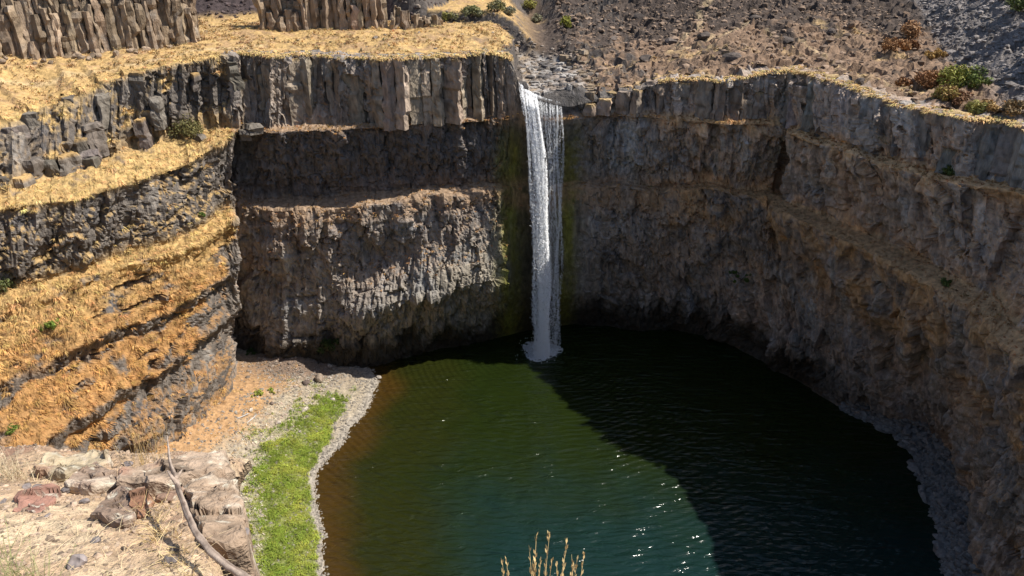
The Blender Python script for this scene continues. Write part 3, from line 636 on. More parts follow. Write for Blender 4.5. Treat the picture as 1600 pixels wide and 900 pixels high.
def stream(name, n, threads, xa, xb, ba, bb, yb, zend, seed, wid, tight, size, throw):
    """water as a cloud of falling flakes gathered into threads that leave the lip, arc out and fray"""
    r = np.random.default_rng(seed); tu = r.beta(1.1, 1.2, threads) if tight else r.random(threads); tw = r.lognormal(0, .6, threads); tw /= tw.sum()
    tz = np.where(r.random(threads) < .35, r.uniform(5, 40, threads), zend)
    k = r.choice(threads, n, p=tw); u = np.clip(tu[k] + r.normal(0, .012, n), 0, 1); t = r.random(n) ** 1.35
    x0 = xa + (xb - xa) * u; ly, lz = lip(x0); z = lz + .45 - (lz + .45 - zend) * t; ok = z > tz[k]
    spread = wid * (.35 + .9 * t); q = 1 - np.exp(-3.0 * t)
    x = x0 + (ba + (bb - ba) * u - x0) * q + r.normal(0, 1, n) * spread * .5 + .25 * np.sin(z / 4 + k); y = (ly + .5) + (yb - ly - .5) * (1 - (1 - t) ** 2.2) - throw * sstep(0, .035, t) + r.normal(0, 1, n) * spread * 1.0
    ok &= fbm(P3(x / .7, k * 3.1, z / 3.5), 3, 503) > -.4
    x, y, z, t = x[ok], y[ok], z[ok], t[ok]; m = len(x); c = np.stack([x, y, z], 1)
    nrm = r.normal(0, .45, (m, 3)) + np.array([.55, -.6, .65]); nrm /= np.linalg.norm(nrm, axis=1)[:, None]
    v = np.array([0, 0, 1.0]) - nrm * nrm[:, 2:3]; v /= np.linalg.norm(v, axis=1)[:, None]; w = np.cross(v, nrm)
    a = (size * r.uniform(.5, 1.3, m) * (.7 + .5 * t))[:, None]; b = a * r.uniform(2.0, 4.0, (m, 1))
    V = np.stack([c - v * b, c + w * a, c + v * b, c - w * a], 1).reshape(-1, 3)
    return add(name, make_mesh(name, V - np.array(fall.location), np.arange(m * 4).reshape(-1, 4)), M_fall, fall)
r = np.random.default_rng(77)
tag(stream('main_stream', 70000, 30, 1.5, 5.3, 5.2, 8.7, 155.0, 0.0, 1, .43, True, .065, 2.4), kind='stuff')
tag(stream('middle_veil', 20000, 26, 4.4, 8.8, 6.8, 9.8, 157.0, 0.0, 2, .42, False, .05, 1.4), kind='stuff')
tag(stream('right_veil', 17000, 14, 7.4, 10.9, 9.8, 11.6, 158.2, 1.0, 3, .34, False, .048, 1.4), kind='stuff')
# foam where it strikes the pool
th = np.linspace(0, 2 * np.pi, 73)[:-1]; rr_ = np.linspace(0, 1, 14); TH, RRr = np.meshgrid(th, rr_)
ex = 4.4 * RRr * (1 + .15 * np.sin(3 * TH + 1)); FX = 6.9 + ex * np.cos(TH) * 1.05; FY = 155.6 + ex * np.sin(TH)
FZ = -.06 + .75 * np.exp(-(RRr / .45) ** 2) + .7 * np.abs(fbm(P3(FX * 1.3, FY * 1.3), 3, 511)) * (1 - .4 * RRr)
i = np.arange(13)[:, None] * 72 + np.arange(72)[None]; j = np.arange(13)[:, None] * 72 + (np.arange(72)[None] + 1) % 72
V = np.stack([FX, FY, FZ], -1).reshape(-1, 3)
add('foam', make_mesh('foam', V - np.array(fall.location), np.stack([i, j, j + 72, i + 72], -1).reshape(-1, 4), None, True), M_fall, fall)
dp = []; df_ = []
for k in range(1500):
    a = r.uniform(0, 6.28); q = abs(r.normal(0, 2.0)); c = np.array([6.9 + q * math.cos(a), 155.6 + q * math.sin(a), abs(r.normal(0, 1.4)) * math.exp(-q / 3) + .05]); s_ = r.uniform(.04, .12)
    n = len(dp); dp += [c + s_ * np.array(v) for v in ((1, 0, 0), (-1, 0, 0), (0, 1, 0), (0, -1, 0), (0, 0, 1.4), (0, 0, -1))]
    df_ += [(n, n + 2, n + 4), (n + 2, n + 1, n + 4), (n + 1, n + 3, n + 4), (n + 3, n, n + 4), (n + 2, n, n + 5), (n + 1, n + 2, n + 5), (n + 3, n + 1, n + 5), (n, n + 3, n + 5)]
m = bpy.data.materials.new("spray"); m.use_nodes = True; m.node_tree.nodes["Principled BSDF"].inputs["Base Color"].default_value = (.8, .85, .88, 1)
tag(add('spray', make_mesh('spray', np.array(dp) - np.array(fall.location), df_), m, fall), kind='stuff')

# ------------------------------------------------------------------ loose rock
def rock_mesh(seed, colr, n=2, flat=.7, cut=7, amp=.12):
    """an angular stone: a ball cut by random planes, then roughened"""
    import bmesh
    r = np.random.default_rng(seed); bm = bmesh.new(); bmesh.ops.create_icosphere(bm, subdivisions=n, radius=1)
    V = np.array([v.co[:] for v in bm.verts])
    for _ in range(cut):
        d = r.normal(0, 1, 3); d /= np.linalg.norm(d); k = r.uniform(.45, .8); q = V @ d; V -= np.outer(np.clip(q - k, 0, None), d)
    V += V * (fbm(V * 1.7 + seed, 3, 601) * amp)[:, None]; V[:, 2] *= flat
    fs = [[v.index for v in f.verts] for f in bm.faces]; bm.free()
    c = np.zeros(V.shape) + np.array(colr); nn = fbm(V * 2.2 + seed, 3, 602); c = mixc(c, np.array(colr) * .55, sstep(.05, .4, nn)); c = mixc(c, np.array(colr) * 1.4, sstep(.1, .5, -nn))
    return V, np.array(fs), np.clip(c, .01, .85)
def scatter_rocks(name, pts, sizes, cols, seed, base_n=1, flat=.65):
    """loose stones joined into one body of stuff"""
    r = np.random.default_rng(seed); var = [rock_mesh(seed + k, (1, 1, 1), base_n, flat, 6, .1) for k in range(6)]
    Vs, Fs, Cs = [], [], []; nv = 0
    pts = np.asarray(pts); sizes = np.asarray(sizes); cols = np.asarray(cols); which = r.integers(0, 6, len(pts))
    for k in range(6):
        idx = np.where(which == k)[0]
        if not len(idx): continue
        V, Fc, _ = var[k]; a = r.uniform(0, 6.28, len(idx)); ca, sa = np.cos(a), np.sin(a); sq = r.uniform(.7, 1.3, (len(idx), 3))
        Q = V[None] * sizes[idx][:, None, None] * sq[:, None]
        W_ = np.stack([Q[..., 0] * ca[:, None] - Q[..., 1] * sa[:, None], Q[..., 0] * sa[:, None] + Q[..., 1] * ca[:, None], Q[..., 2]], -1) + pts[idx][:, None]
        Vs.append(W_.reshape(-1, 3)); Fs.append((Fc[None] + (np.arange(len(idx)) * len(V))[:, None, None]).reshape(-1, 3) + nv); nv += len(idx) * len(V)
        Cs.append(np.repeat(cols[idx], len(V), 0))
    return tag(add(name, make_mesh(name, np.concatenate(Vs), np.concatenate(Fs), np.clip(np.concatenate(Cs), .01, .9)), M_stone), kind='stuff')
ROCKS = {}
def stone(name, label, p, size, colr, seed, group=None, flat=.7, cat='boulder', sub=2, mat=None):
    key = (seed % 9, tuple(colr), flat)
    if key not in ROCKS:
        V, Fc, c = rock_mesh(seed % 9 + 40, colr, sub, flat); ROCKS[key] = make_mesh('stone', V, Fc, c)
    rr = np.random.default_rng(seed); sq = rr.uniform(.75, 1.25, 3) * size
    return tag(add(name, ROCKS[key], mat or M_stone, None, p, (0, 0, rr.uniform(0, 6.28)), tuple(sq)), label, cat, group)
r = np.random.default_rng(11)
# beach shingle
n = 15000; x = r.uniform(-66, -27, n); y = r.uniform(84, 152, n); h, d = beach_h(x, y)
sw = 1.1 + 3.8 * sstep(110, 132, y); dens = np.where(d < sw, 1.0, .3) + .8 * np.exp(-((x + 46) / 12) ** 2 - ((y - 145) / 6) ** 2)
ok = (d > -.5) & (d < 24) & (r.random(n) < dens); x, y, h, d = x[ok], y[ok], h[ok], d[ok]
sz = np.clip(r.lognormal(-1.75, .45, len(x)), .07, .5); pale = np.array([.34, .3, .25]) * r.uniform(.6, 1.25, (len(x), 1))
heap = np.exp(-((x + 50) / 10) ** 2 - ((y - 147) / 5) ** 2)[:, None]; cc = pale * (1 - heap * .85) + np.array([.2, .14, .11]) * heap * .85
scatter_rocks('beach_shingle', np.stack([x, y, h], 1), sz, cc, 21)
stone('boulder', 'large square brown boulder standing on the stony beach near the back wall', at(500, 592, beach_h(*[np.array([q]) for q in at(500, 594, 2.0)[:2]])[0][0] + .5), 1.45, (.32, .25, .19), 3, flat=.8)
for k, (px, py, s_, lab) in enumerate([(478, 598, .9, 'dark brown boulder just left of the large square one'), (477, 641, .9, 'flat grey boulder at the upper end of the green strip'), (516, 572, .6, 'pale stone at the foot of the back wall'),
                                        (515, 590, .7, 'pale boulder touching the right of the large square one'), (424, 630, .6, 'dark stone beside the yellow grass patch under the left wall'), (592, 590, .7, 'pale stone at the tip of the beach by the water'), (392, 640, .55, 'stone on the rust earth below the left wall'),
                                        (520, 625, .6, 'pale stone in thin grass left of the shingle rim'), (455, 640, .55, 'small grey stone left of the flat grey boulder'), (436, 660, .5, 'small stone in the bleached litter of the beach')]):
    p = at(px, py, 2.0); hb, _ = beach_h(np.array([p[0]]), np.array([p[1]])); p = at(px, py, hb[0] + .15); stone('boulder', lab, p, s_, (.45, .39, .33) if k not in (0, 4) else (.16, .12, .1), 50 + k)
# rocks of the right shore
iS = [int(su[k] / STEP) for k in (24, 29)]; r0 = np.where(rowid >= 8.0)[0][0]; r1 = np.where(rowid >= 9.0)[0][0]
n = 2600; ci = r.integers(iS[0], iS[1], n); ri = r.integers(r0 - 5, r1 + 1, n); P = Pd[ri, ci]; P = P[P[:, 2] > -.8]
scatter_rocks('shore_rubble', P, np.clip(r.lognormal(-.95, .45, len(P)), .15, .9), np.array([.25, .235, .215]) * r.uniform(.6, 1.3, (len(P), 1)), 31)
for k in range(44):
    P = Pd[r.integers(r0 - 3, r1), r.integers(iS[0] + 25, iS[1] - 30)]
    if P[2] < -.5: continue
    stone('shore_boulder', 'grey block in the rubble shore below the right wall', P + np.array([0, 0, .15]), r.uniform(.7, 1.4), (.26, .24, .22), 100 + k, 'blocks on the right shore', flat=.6)
# rubble of the plateau right of the river and of the scree slopes
def field(n, x0, x1, y0, y1, keepf, size, colr, seed, name):
    r = np.random.default_rng(seed); x = r.uniform(x0, x1, n); y = r.uniform(y0, y1, n); k = ~inside(x, y); x, y = x[k], y[k]; k = r.random(len(x)) < keepf(x, y); x, y = x[k], y[k]
    sz = np.clip(r.lognormal(math.log(size), .5, len(x)), size * .4, size * 4); return scatter_rocks(name, np.stack([x, y, ground(x, y)], 1), sz, np.array(colr) * r.uniform(.5, 1.5, (len(x), 1)), seed)
def on_scree(x, y):
    d, s, _ = poly_dist(x, y, SCREE_R); return np.where(s < 0, 1.0, 0) * (d < 45)
field(16000, 78, 135, 104, 235, on_scree, .3, (.19, .168, .155), 41, 'scree')
field(9000, 12, 98, 118, 232, lambda x, y: (1 - on_scree(x, y)) * (.35 + .6 * sstep(-.1, .3, fbm(P3(x / 10, y / 10), 3, 701) + (y - 185) / 60)), .33, (.17, .12, .085), 42, 'plateau_rubble')
field(5000, -92, -8, 182, 225, lambda x, y: sstep(0, 2, y - 186 - .25 * (x + 65) - 26 * sstep(-26, -12, x)), .3, (.07, .052, .05), 43, 'scree')
field(2600, -30, 20, 158, 206, lambda x, y: (plateau_h(x, y)[3] < .97) * .9 + .05, .34, (.2, .165, .135), 44, 'river_rubble')
for k, (px, py, s_, lab) in enumerate([(1145, 92, 2.6, 'broad dark rock knob above the right rim'), (1100, 55, 2.0, 'dark rock low on the burnt slope near the light path'), (1050, 66, 1.7, 'dark block left of the light path on the right plateau'), (1345, 128, 1.3, 'small dark rock on the rim left of the rust bushes'),
                                       (1228, 62, 1.6, 'dark rock in the middle of the right plateau'), (1010, 90, 1.5, 'brown rock above the washed river ledge'), (960, 60, 1.5, 'brown rock near the top of the river bank'), (1180, 30, 1.8, 'black rock at the top of the burnt slope'), (1000, 25, 1.6, 'black rock at the top centre of the burnt slope'), (1300, 50, 1.4, 'dark rock in the pale patch of the right plateau')]):
    p = on_plateau(px, py)
    stone('plateau_rock', lab, p, s_, (.1, .08, .068), 300 + k, flat=.6, cat='rock')
# stones at the foot of the long rock wall
for k in range(34):
    t = r.uniform(0, 1); q, tot = curve_xy([(-98, 139), (-92, 142.6), (-76, 150), (-66, 155.5)], np.array([t ** 1.7 * 36])); x_, y_ = q[0] + np.array([.4, -1]) * abs(r.normal(0, 1.1))
    stone('fallen_block', 'tan block fallen at the foot of the long rock wall', (x_, y_, ground(x_, y_)[0] + .2), r.uniform(.4, 1.0), (.27, .2, .14), 400 + k, 'blocks under the rock wall', cat='rock')

# ------------------------------------------------------------------ dry grass
def tufts(name, P, D, size, colr, seed, blades=6, width=.16, droop=.8, var=.25):
    """bent blades: each tuft leans the way D points (downhill)"""
    r = np.random.default_rng(seed); n = len(P); size = np.broadcast_to(size, (n,)) * r.uniform(.6, 1.4, n)
    Vs = []; base = np.repeat(P, blades, 0); Dn = np.repeat(D, blades, 0); sz = np.repeat(size, blades); m = n * blades
    a = r.uniform(0, 6.28, m); side = np.stack([np.cos(a), np.sin(a), 0 * a], 1); lean = Dn * droop + side * .65 * r.uniform(.2, 1, (m, 1)); 
    w = np.cross(lean + [0, 0, .4], [0, 0, 1.0]); w /= np.linalg.norm(w, axis=1)[:, None] + 1e-6; w = w * (sz * width * r.uniform(.6, 1.3, m))[:, None]
    base = base + side * (sz * .22)[:, None]
    mid = base + (lean * .45 + np.array([0, 0, .62])) * sz[:, None] * .7; tip = base + (lean * 1.25 + np.array([0, 0, .5]) * r.uniform(.3, 1.2, (m, 1))) * sz[:, None]
    V = np.stack([base - w, base + w, mid + w * .8, mid - w * .8, tip], 1).reshape(-1, 3); k = np.arange(m)[:, None] * 5
    Fc = np.concatenate([k + np.array([[0, 1, 2]]), k + np.array([[0, 2, 3]]), k + np.array([[3, 2, 4]])])
    cc = np.repeat(np.broadcast_to(colr, (n, 3)) * (1 + var * r.normal(0, 1, (n, 1))) * (1 + .06 * r.normal(0, 1, (n, 3))), blades * 5, 0)
    return tag(add(name, make_mesh(name, V, Fc, np.clip(cc, .015, .85)), M_grass), kind='stuff')
# on the sunny benches and slopes of the left wall
r = np.random.default_rng(5)
vis = (UU > su[1]) & (UU < uP)
prob = straw * vis * (1 - .6 * band(1, 2)) * sstep(-.15, .2, up + .3)
prob = prob * sstep(.25, .75, straw) * (.25 + .75 * sstep(-.25, .3, fbm(Pg / 1.6, 3, 77)))
ii = np.argwhere(r.random(prob.shape) < prob * .6)
P = Pd[ii[:, 0], ii[:, 1]]; D = Nd[ii[:, 0], ii[:, 1]].copy(); D[:, 2] = -.25; D /= np.linalg.norm(D, axis=1)[:, None]
gc = np.array([.6, .41, .17])[None] * np.ones((len(P), 1)); lowz = sstep(46, 26, P[:, 2] + 5 * n1[ii[:, 0], ii[:, 1]])[:, None]; gc = gc * (1 - lowz) + np.array([.52, .29, .1]) * lowz
dk = sstep(.0, .45, fbm(P / 3.5, 3, 801))[:, None] * .6; gc = gc * (1 - dk) + np.array([.28, .15, .06]) * dk
tufts('bench_grass', P, D, np.clip(r.lognormal(-.6, .35, len(P)), .3, 1.1), gc, 1, blades=9, width=.055); print('tufts', len(P))
# plateau grass
n = 26000; x = r.uniform(-108, 10, n); y = r.uniform(112, 186, n); k = ~inside(x, y); x, y = x[k], y[k]
h, rd_, cd_, ck_ = plateau_h(x, y); k = (ck_ > .9) & (fbm(P3(x / 5, y / 5), 3, 811) + .5 * fbm(P3(x / 1.5, y / 1.5), 2, 813) > -.12); x, y, h = x[k], y[k], h[k]
D = np.stack([.5 + 0 * x, -.5 + 0 * x, 0 * x], 1); q = sstep(-.05, .4, fbm(P3(x / 4, y / 4), 3, 812))[:, None]; gc = np.array([.56, .4, .19])[None] * (1 - q) + np.array([.34, .22, .12]) * q; q = (r.random(len(x)) < .035)[:, None]; gc = np.where(q, np.array([.16, .15, .1]), gc)
tufts('plateau_grass', np.stack([x, y, h], 1), D, np.clip(r.lognormal(-.85, .4, len(x)), .2, .9), gc, 2, blades=6, width=.08)
n = 9000; x = r.uniform(12, 100, n); y = r.uniform(112, 225, n); k = ~inside(x, y); x, y = x[k], y[k]; h, rd_, cd_, ck_ = plateau_h(x, y)
pk = sstep(-.05, .4, fbm(P3(x / 12, y / 12), 4, 211) + .7 * np.exp(-rd_ / 7) - .25 - .25 * sstep(180, 200, y)) * (1 - on_scree(x, y)) * (ck_ > .8); k = r.random(len(x)) < pk; x, y, h = x[k], y[k], h[k]
tufts('plateau_grass', np.stack([x, y, h], 1), np.stack([-.5 + 0 * x, -.4 + 0 * x, 0 * x], 1), .5, np.array([.46, .32, .15]), 3, blades=4)
# grass hanging over the rim and on the rim ledges
ci = r.integers(int(su[8] / STEP), int(su[27] / STEP), 3600); P = rows[0][ci] - np.concatenate([NRM[ci] * r.uniform(-.9, 2.6, (3600, 1)), np.zeros((3600, 1))], 1); k = notch[ci] < .1
P = P[k]; P[:, 2] += r.uniform(-.35, .1, len(P)); D = np.concatenate([NRM[ci[k]], -.3 * np.ones((len(P), 1))], 1); tufts('rim_grass', P, D, .55, np.array([.48, .33, .14]), 4, blades=5)
pr_ = rust * (1 - LFT) * sstep(.15, .5, up + .1); ii = np.argwhere(r.random(pr_.shape) < pr_ * .13); P = Pd[ii[:, 0], ii[:, 1]]; D = Nd[ii[:, 0], ii[:, 1]].copy(); D[:, 2] = -.2
tufts('ledge_grass', P, D, .5, np.array([.36, .2, .08]), 5, blades=4)
# green strip on the beach
n = 40000; x = r.uniform(-66, -28, n); y = r.uniform(84, 142, n); h, d = beach_h(x, y); a1 = fbm(P3(x / 6, y / 6), 4, 411); a2 = fbm(P3(x / 1.3, y / 1.3), 3, 412)
g = sstep(-.3, .6, d - (1.0 + 3.4 * sstep(110, 132, y)) + 1.2 * a1) * sstep(13.5, 9.0, d + 5 * a1 + 2.5 * a2) * (.15 + .85 * sstep(-.4, .05, a2)) * sstep(138, 130, y + 4 * a1); g = np.maximum(g, .35 * sstep(.1, .4, a1 + .3 * a2) * sstep(3, 5, d) * sstep(20, 15, d) * sstep(142, 138, y))
k = r.random(n) < g; P = np.stack([x, y, h], 1)[k]; gc = np.array([.2, .26, .034])[None] * np.ones((len(P), 1)); q = sstep(-.2, .4, fbm(P / 5, 3, 821))[:, None]; gc = gc * (1 - q) + np.array([.35, .38, .06]) * q
tufts('shore_grass', P, np.tile([.2, -.35, .1], (len(P), 1)), np.clip(.55 + .6 * fbm(P / 2.5, 3, 822), .2, 1.2), gc, 6, blades=8, droop=.4, width=.07, var=.15)
x2 = r.uniform(-95, -42, 9000); y2 = r.uniform(66, 146, 9000); h2, d2_ = beach_h(x2, y2); k = (d2_ > 15) & (fbm(P3(x2 / 3, y2 / 3), 3, 823) > .05)
tufts('talus_grass', np.stack([x2, y2, h2], 1)[k], np.tile([.6, -.3, -.2], (k.sum(), 1)), .4, np.array([.5, .31, .13]), 8, blades=6, width=.07)
x2 = r.uniform(-95, -42, 2500); y2 = r.uniform(66, 148, 2500); h2, d2_ = beach_h(x2, y2); k = d2_ > 14
scatter_rocks('talus_stones', np.stack([x2, y2, h2], 1)[k], np.clip(r.lognormal(-1.5, .5, k.sum()), .1, .6), np.array([.24, .19, .15]) * r.uniform(.5, 1.4, (k.sum(), 1)), 45)
k = (r.random(n) < .16) & (d > 9) & (d < 19) & (a1 > -.2); P = np.stack([x, y, h], 1)[k]
tufts('bleached_litter', P, np.tile([.5, -.3, -.1], (len(P), 1)), .4, np.array([.6, .52, .4]), 7, blades=4, droop=1.0, width=.1)

# ------------------------------------------------------------------ shrubs
def shrub(label, p, w, h, colr, colr2, seed, n=900, leaf=.2, name='shrub', group=None):
    r = np.random.default_rng(seed); e = bpy.data.objects.new(name, None); C.objects.link(e); e.location = p; tag(e, label, 'shrub', group)
    nc = max(5, int(6 + w * 3)); cen = np.stack([r.uniform(-.42, .42, nc) * w, r.uniform(-.42, .42, nc) * w, r.uniform(.25, .8, nc) * h], 1); cr = r.uniform(.16, .3, nc) * min(w, h * 1.3)
    cen[:, 2] *= 1 - .5 * (np.hypot(cen[:, 0], cen[:, 1]) / (.6 * w)) ** 2
    k = r.integers(0, nc, n); d = r.normal(0, 1, (n, 3)); d /= np.linalg.norm(d, axis=1)[:, None]; c = cen[k] + d * (cr[k] * r.uniform(.55, 1.1, n))[:, None]; c[:, 2] = np.abs(c[:, 2])
    a = r.normal(0, 1, (n, 3)); a /= np.linalg.norm(a, axis=1)[:, None]; b = np.cross(a, d + r.normal(0, .4, (n, 3))); b /= np.linalg.norm(b, axis=1)[:, None] + 1e-6
    s = leaf * r.uniform(.6, 1.4, n)[:, None]; V = np.stack([c - a * s, c + b * s * .45, c + a * s, c - b * s * .45], 1).reshape(-1, 3)
    mixk = np.clip(.5 + .5 * r.normal(0, .5, nc)[k] + .25 * r.normal(0, 1, n), 0, 1)[:, None]; cc = np.array(colr) * (1 - mixk) + np.array(colr2) * mixk
    add('foliage', make_mesh('foliage', V, np.arange(n * 4).reshape(-1, 4), np.repeat(np.clip(cc, .01, .8), 4, 0)), M_leaf, e)
    Vs, Fs = [], []
    for q in range(nc):
        t = cen[q]; rad = .03 + .02 * w; o = np.array([r.normal(0, .06), r.normal(0, .06), -.2]); m_ = (o + t) / 2 + r.normal(0, .08, 3) * w; nv = len(Vs)
        for pt, rr in ((o, rad), (m_, rad * .6), (t, rad * .2)):
            Vs += [pt + rr * np.array([math.cos(x_), math.sin(x_), 0]) for x_ in (0, 2.09, 4.19)]
        for lv in (0, 3):
            for j in range(3): Fs.append((nv + lv + j, nv + lv + (j + 1) % 3, nv + lv + 3 + (j + 1) % 3, nv + lv + 3 + j))
    add('stems', make_mesh('stems', np.array(Vs), Fs, np.zeros((len(Vs), 3)) + np.array([.1, .075, .05])), M_leaf, e)
    return e
GRN, GRN2, YEL, RUST, RUST2, SAGE = (.06, .085, .02), (.12, .14, .03), (.3, .27, .06), (.3, .15, .06), (.2, .09, .04), (.2, .19, .11)
V_ = [(1520, 135, 4.2, 3.6, GRN, (.16, .2, .04), 'round dark green shrub beside the right scree'), (1488, 132, 5.2, 3.6, YEL, (.2, .23, .04), 'yellow green shrub left of the round dark green one'),
      (1450, 136, 5.2, 3.4, RUST, RUST2, 'large rust brown shrub on the right rim'), (1478, 155, 4.2, 2.4, YEL, RUST, 'low shrub mixing yellow and rust in front of the yellow green one'), (1500, 160, 3.6, 2.0, RUST2, (.3, .19, .11), 'pinkish brown shrub nearest the right rim edge'),
      (1411, 133, 2.6, 1.6, RUST, RUST2, 'small rust shrub left of the large rust one'), (1395, 76, 6.5, 2.2, RUST, (.36, .2, .09), 'long low rust shrub on the burnt slope'), (1424, 58, 4.6, 4.2, RUST, (.38, .22, .11), 'tall rust shrub above the long low one'), (1420, 76, 3.4, 2.2, RUST, RUST2, 'rust shrub at the right end of the long low one'),
      (1460, 90, 4.2, 1.8, (.42, .27, .08), (.4, .24, .08), 'ochre shrub between the scree and the large rust shrub'), (1525, 175, 3.0, 2.2, YEL, (.33, .3, .1), 'yellowish shrub near the right edge of the rim'), (1548, 172, 3.6, 1.6, (.45, .3, .12), (.4, .25, .1), 'straw coloured bush on the bank at the right'),
      (1596, 14, 6.0, 4.0, GRN, GRN2, 'green shrub in the upper right corner above the scree'), (1586, 178, 4.4, 2.4, (.3, .2, .1), (.22, .16, .08), 'brown bush at the right end of the rim'),
      (706, 30, 4.6, 2.2, YEL, SAGE, 'olive shrub at the left end of the bench above the river'), (738, 24, 5.4, 2.6, (.2, .2, .06), SAGE, 'wide olive shrub on the bench above the river'), (775, 18, 4.6, 3.0, (.18, .16, .05), SAGE, 'brownish olive shrub in the middle of the bench'),
      (796, 24, 2.8, 2.4, SAGE, (.28, .27, .2), 'grey sage bush in front of the middle of the bench'), (826, 13, 5.0, 2.8, (.2, .18, .06), YEL, 'olive shrub at the far top of the bench'), (838, 34, 3.0, 2.4, SAGE, (.3, .27, .18), 'pale sage bush on the right of the bench'), (882, 42, 3.4, 2.8, (.3, .29, .05), (.2, .2, .04), 'yellow green shrub at the right end of the bench')]
for k, (px, py, w, h_, c1, c2, lab) in enumerate(V_): shrub(lab, on_plateau(px, py), w, h_, c1, c2, 900 + k, n=int(330 * w), leaf=.24)
def on_wall(px, py):
    d = sight(px, py); d = d / np.linalg.norm(d); Q = Pd[::2, ::2].reshape(-1, 3) - np.array([0, 0, CAM_Z]); t = Q @ d; e = np.linalg.norm(Q - t[:, None] * d, axis=1); e = e + t * .004
    return Q[np.argmin(e)] + np.array([0, 0, CAM_Z])
for k, (px, py, w, h_, c1, c2, lab) in enumerate([(296, 214, 5.0, 4.8, (.1, .1, .035), (.2, .17, .06), 'tall olive shrub on the upper grassy bench of the left wall'), (2, 455, 3.0, 3.0, (.1, .11, .05), GRN2, 'grey green shrub at the left edge under the dark cliff band'), (82, 512, 3.0, 1.6, (.1, .17, .03), (.2, .26, .04), 'bright green bush on the ochre slope'),
        (20, 668, 1.5, 1.1, (.12, .17, .03), (.2, .24, .05), 'small green bush low on the left slope'), (314, 338, 1.0, .7, (.1, .16, .03), GRN2, 'tiny green plant at the foot of the dark left band'), (1160, 432, 5.6, 1.4, (.05, .09, .015), (.1, .14, .03), 'green plants on a ledge of the shaded right wall'), (1483, 272, 2.6, 1.6, (.05, .08, .02), GRN2, 'green plant in the hollow under the right rim'),
        (1477, 445, 1.6, 1.0, (.05, .08, .02), GRN2, 'small dark green plant on the right wall ledge'), (1022, 292, 1.2, .7, (.06, .09, .02), GRN2, 'tiny green plant on the ledge right of the waterfall'), (520, 540, 5.5, 2.6, (.025, .045, .008), (.05, .07, .015), 'dark green bush at the foot of the shaded back wall'), (395, 552, 3.0, 1.4, (.03, .06, .01), (.06, .1, .02), 'dark green plants in the corner below the left wall')]):
    shrub(lab, on_wall(px, py) - np.array([0, 0, .2]), w, h_, c1, c2, 950 + k, n=int(330 * w), leaf=.2)
for k, (px, py, w, lab) in enumerate([(402, 616, 2.6, 'yellow green grass clump on the rust earth of the beach'), (425, 612, 2.0, 'smaller yellow green clump right of the first on the beach'), (388, 768, 2.6, 'green grass clump beside the foreground rock'), (390, 828, 1.8, 'small green clump below the first beside the foreground rock'), (480, 600, 1.6, 'thin green clump by the large square boulder')]):
    p = at(px, py, 3); hb, _ = beach_h(np.array([p[0]]), np.array([p[1]])); p = at(px, py, hb[0]); shrub(lab, p, w, .6, (.2, .25, .04), (.34, .34, .06), 980 + k, n=500, leaf=.18, name='grass_clump')
for k, (px, py, a, lab) in enumerate([(380, 650, 35, 'bleached driftwood stick on the rust earth of the beach'), (393, 655, 60, 'short driftwood piece right of the bleached stick')]):
    p = at(px, py, 3); hb, _ = beach_h(np.array([p[0]]), np.array([p[1]])); p = at(px, py, hb[0] + .15); q = np.linspace(-1, 1, 7); V = []; 
    for t in q: V += [np.array([t * 1.3, .12 * math.sin(2 * t), .05 * t * t]) + (.11 - .05 * abs(t)) * np.array([0, math.cos(x_), math.sin(x_)]) for x_ in (0, 1.57, 3.14, 4.71)]
    Fs = [(4 * i + j, 4 * i + (j + 1) % 4, 4 * i + 4 + (j + 1) % 4, 4 * i + 4 + j) for i in range(6) for j in range(4)]
    tag(add('driftwood', make_mesh('driftwood', np.array(V), Fs, np.zeros((len(V), 3)) + .5), M_wood, None, p, (0, 0, R(a))), lab, 'driftwood')

# ------------------------------------------------------------------ the ledge we stand on
def fg_plane(x, y): return 93.9 - .467 * np.clip(y - 1.3, -.6, 9)
def fg_edge(x):                                       # how far the ledge runs out before it drops
    return np.interp(x, [-9, -3.5, -2.2, -1.9, -1.72, -1.34, -1.0, -.6, 7], [4.9, 4.62, 4.5, 4.4, 3.45, 2.6, 1.95, 1.75, 1.7])
def fg_h(x, y, fold=False):
    e = fg_edge(x) + .13 * fbm(P3(x * 2.2, y * 2.2), 3, 1001); over = np.clip(y - e, 0, None)
    z = fg_plane(x, y) + .07 * fbm(P3(x * 1.4, y * 1.4), 4, 1002) + .02 * fbm(P3(x * 9, y * 9), 3, 1003)
    return z - 5.5 * over - .12 * sstep(-.25, .05, y - e) if not fold else (z - 5.5 * over - .12 * sstep(-.25, .05, y - e), over)
fx = np.concatenate([np.arange(-9, -4.2, .12), np.arange(-4.2, -.5, .025), np.arange(-.5, 7, .12)]); fy = np.concatenate([np.arange(-5, 2, .12), np.arange(2, 5.0, .025), np.arange(5.0, 8, .15)])
FXg, FYg = np.meshgrid(fx, fy); FH, ov = fg_h(FXg, FYg, True)
d2 = np.clip(5.5 * ov - .1, 0, 6); FX2 = FXg - 1.25 * d2; FY2 = FYg - ov - .25 * d2       # the lip overhangs
k1 = fbm(P3(FXg * 1.5, FYg * 1.5), 4, 1011); k2 = fbm(P3(FXg * 7, FYg * 7), 3, 1012)
fc_ = np.zeros(FXg.shape + (3,)) + np.array([.43, .3, .19]); fc_ = mixc(fc_, (.52, .4, .26), sstep(-.1, .4, k1 + .5 * k2)); fc_ = mixc(fc_, (.25, .15, .1), sstep(.2, .6, -k1 + .4 * k2)); fc_ = mixc(fc_, (.2, .15, .12), sstep(0, .5, FYg - fg_edge(FXg)))
fc_ *= (1 + .3 * k2)[..., None]
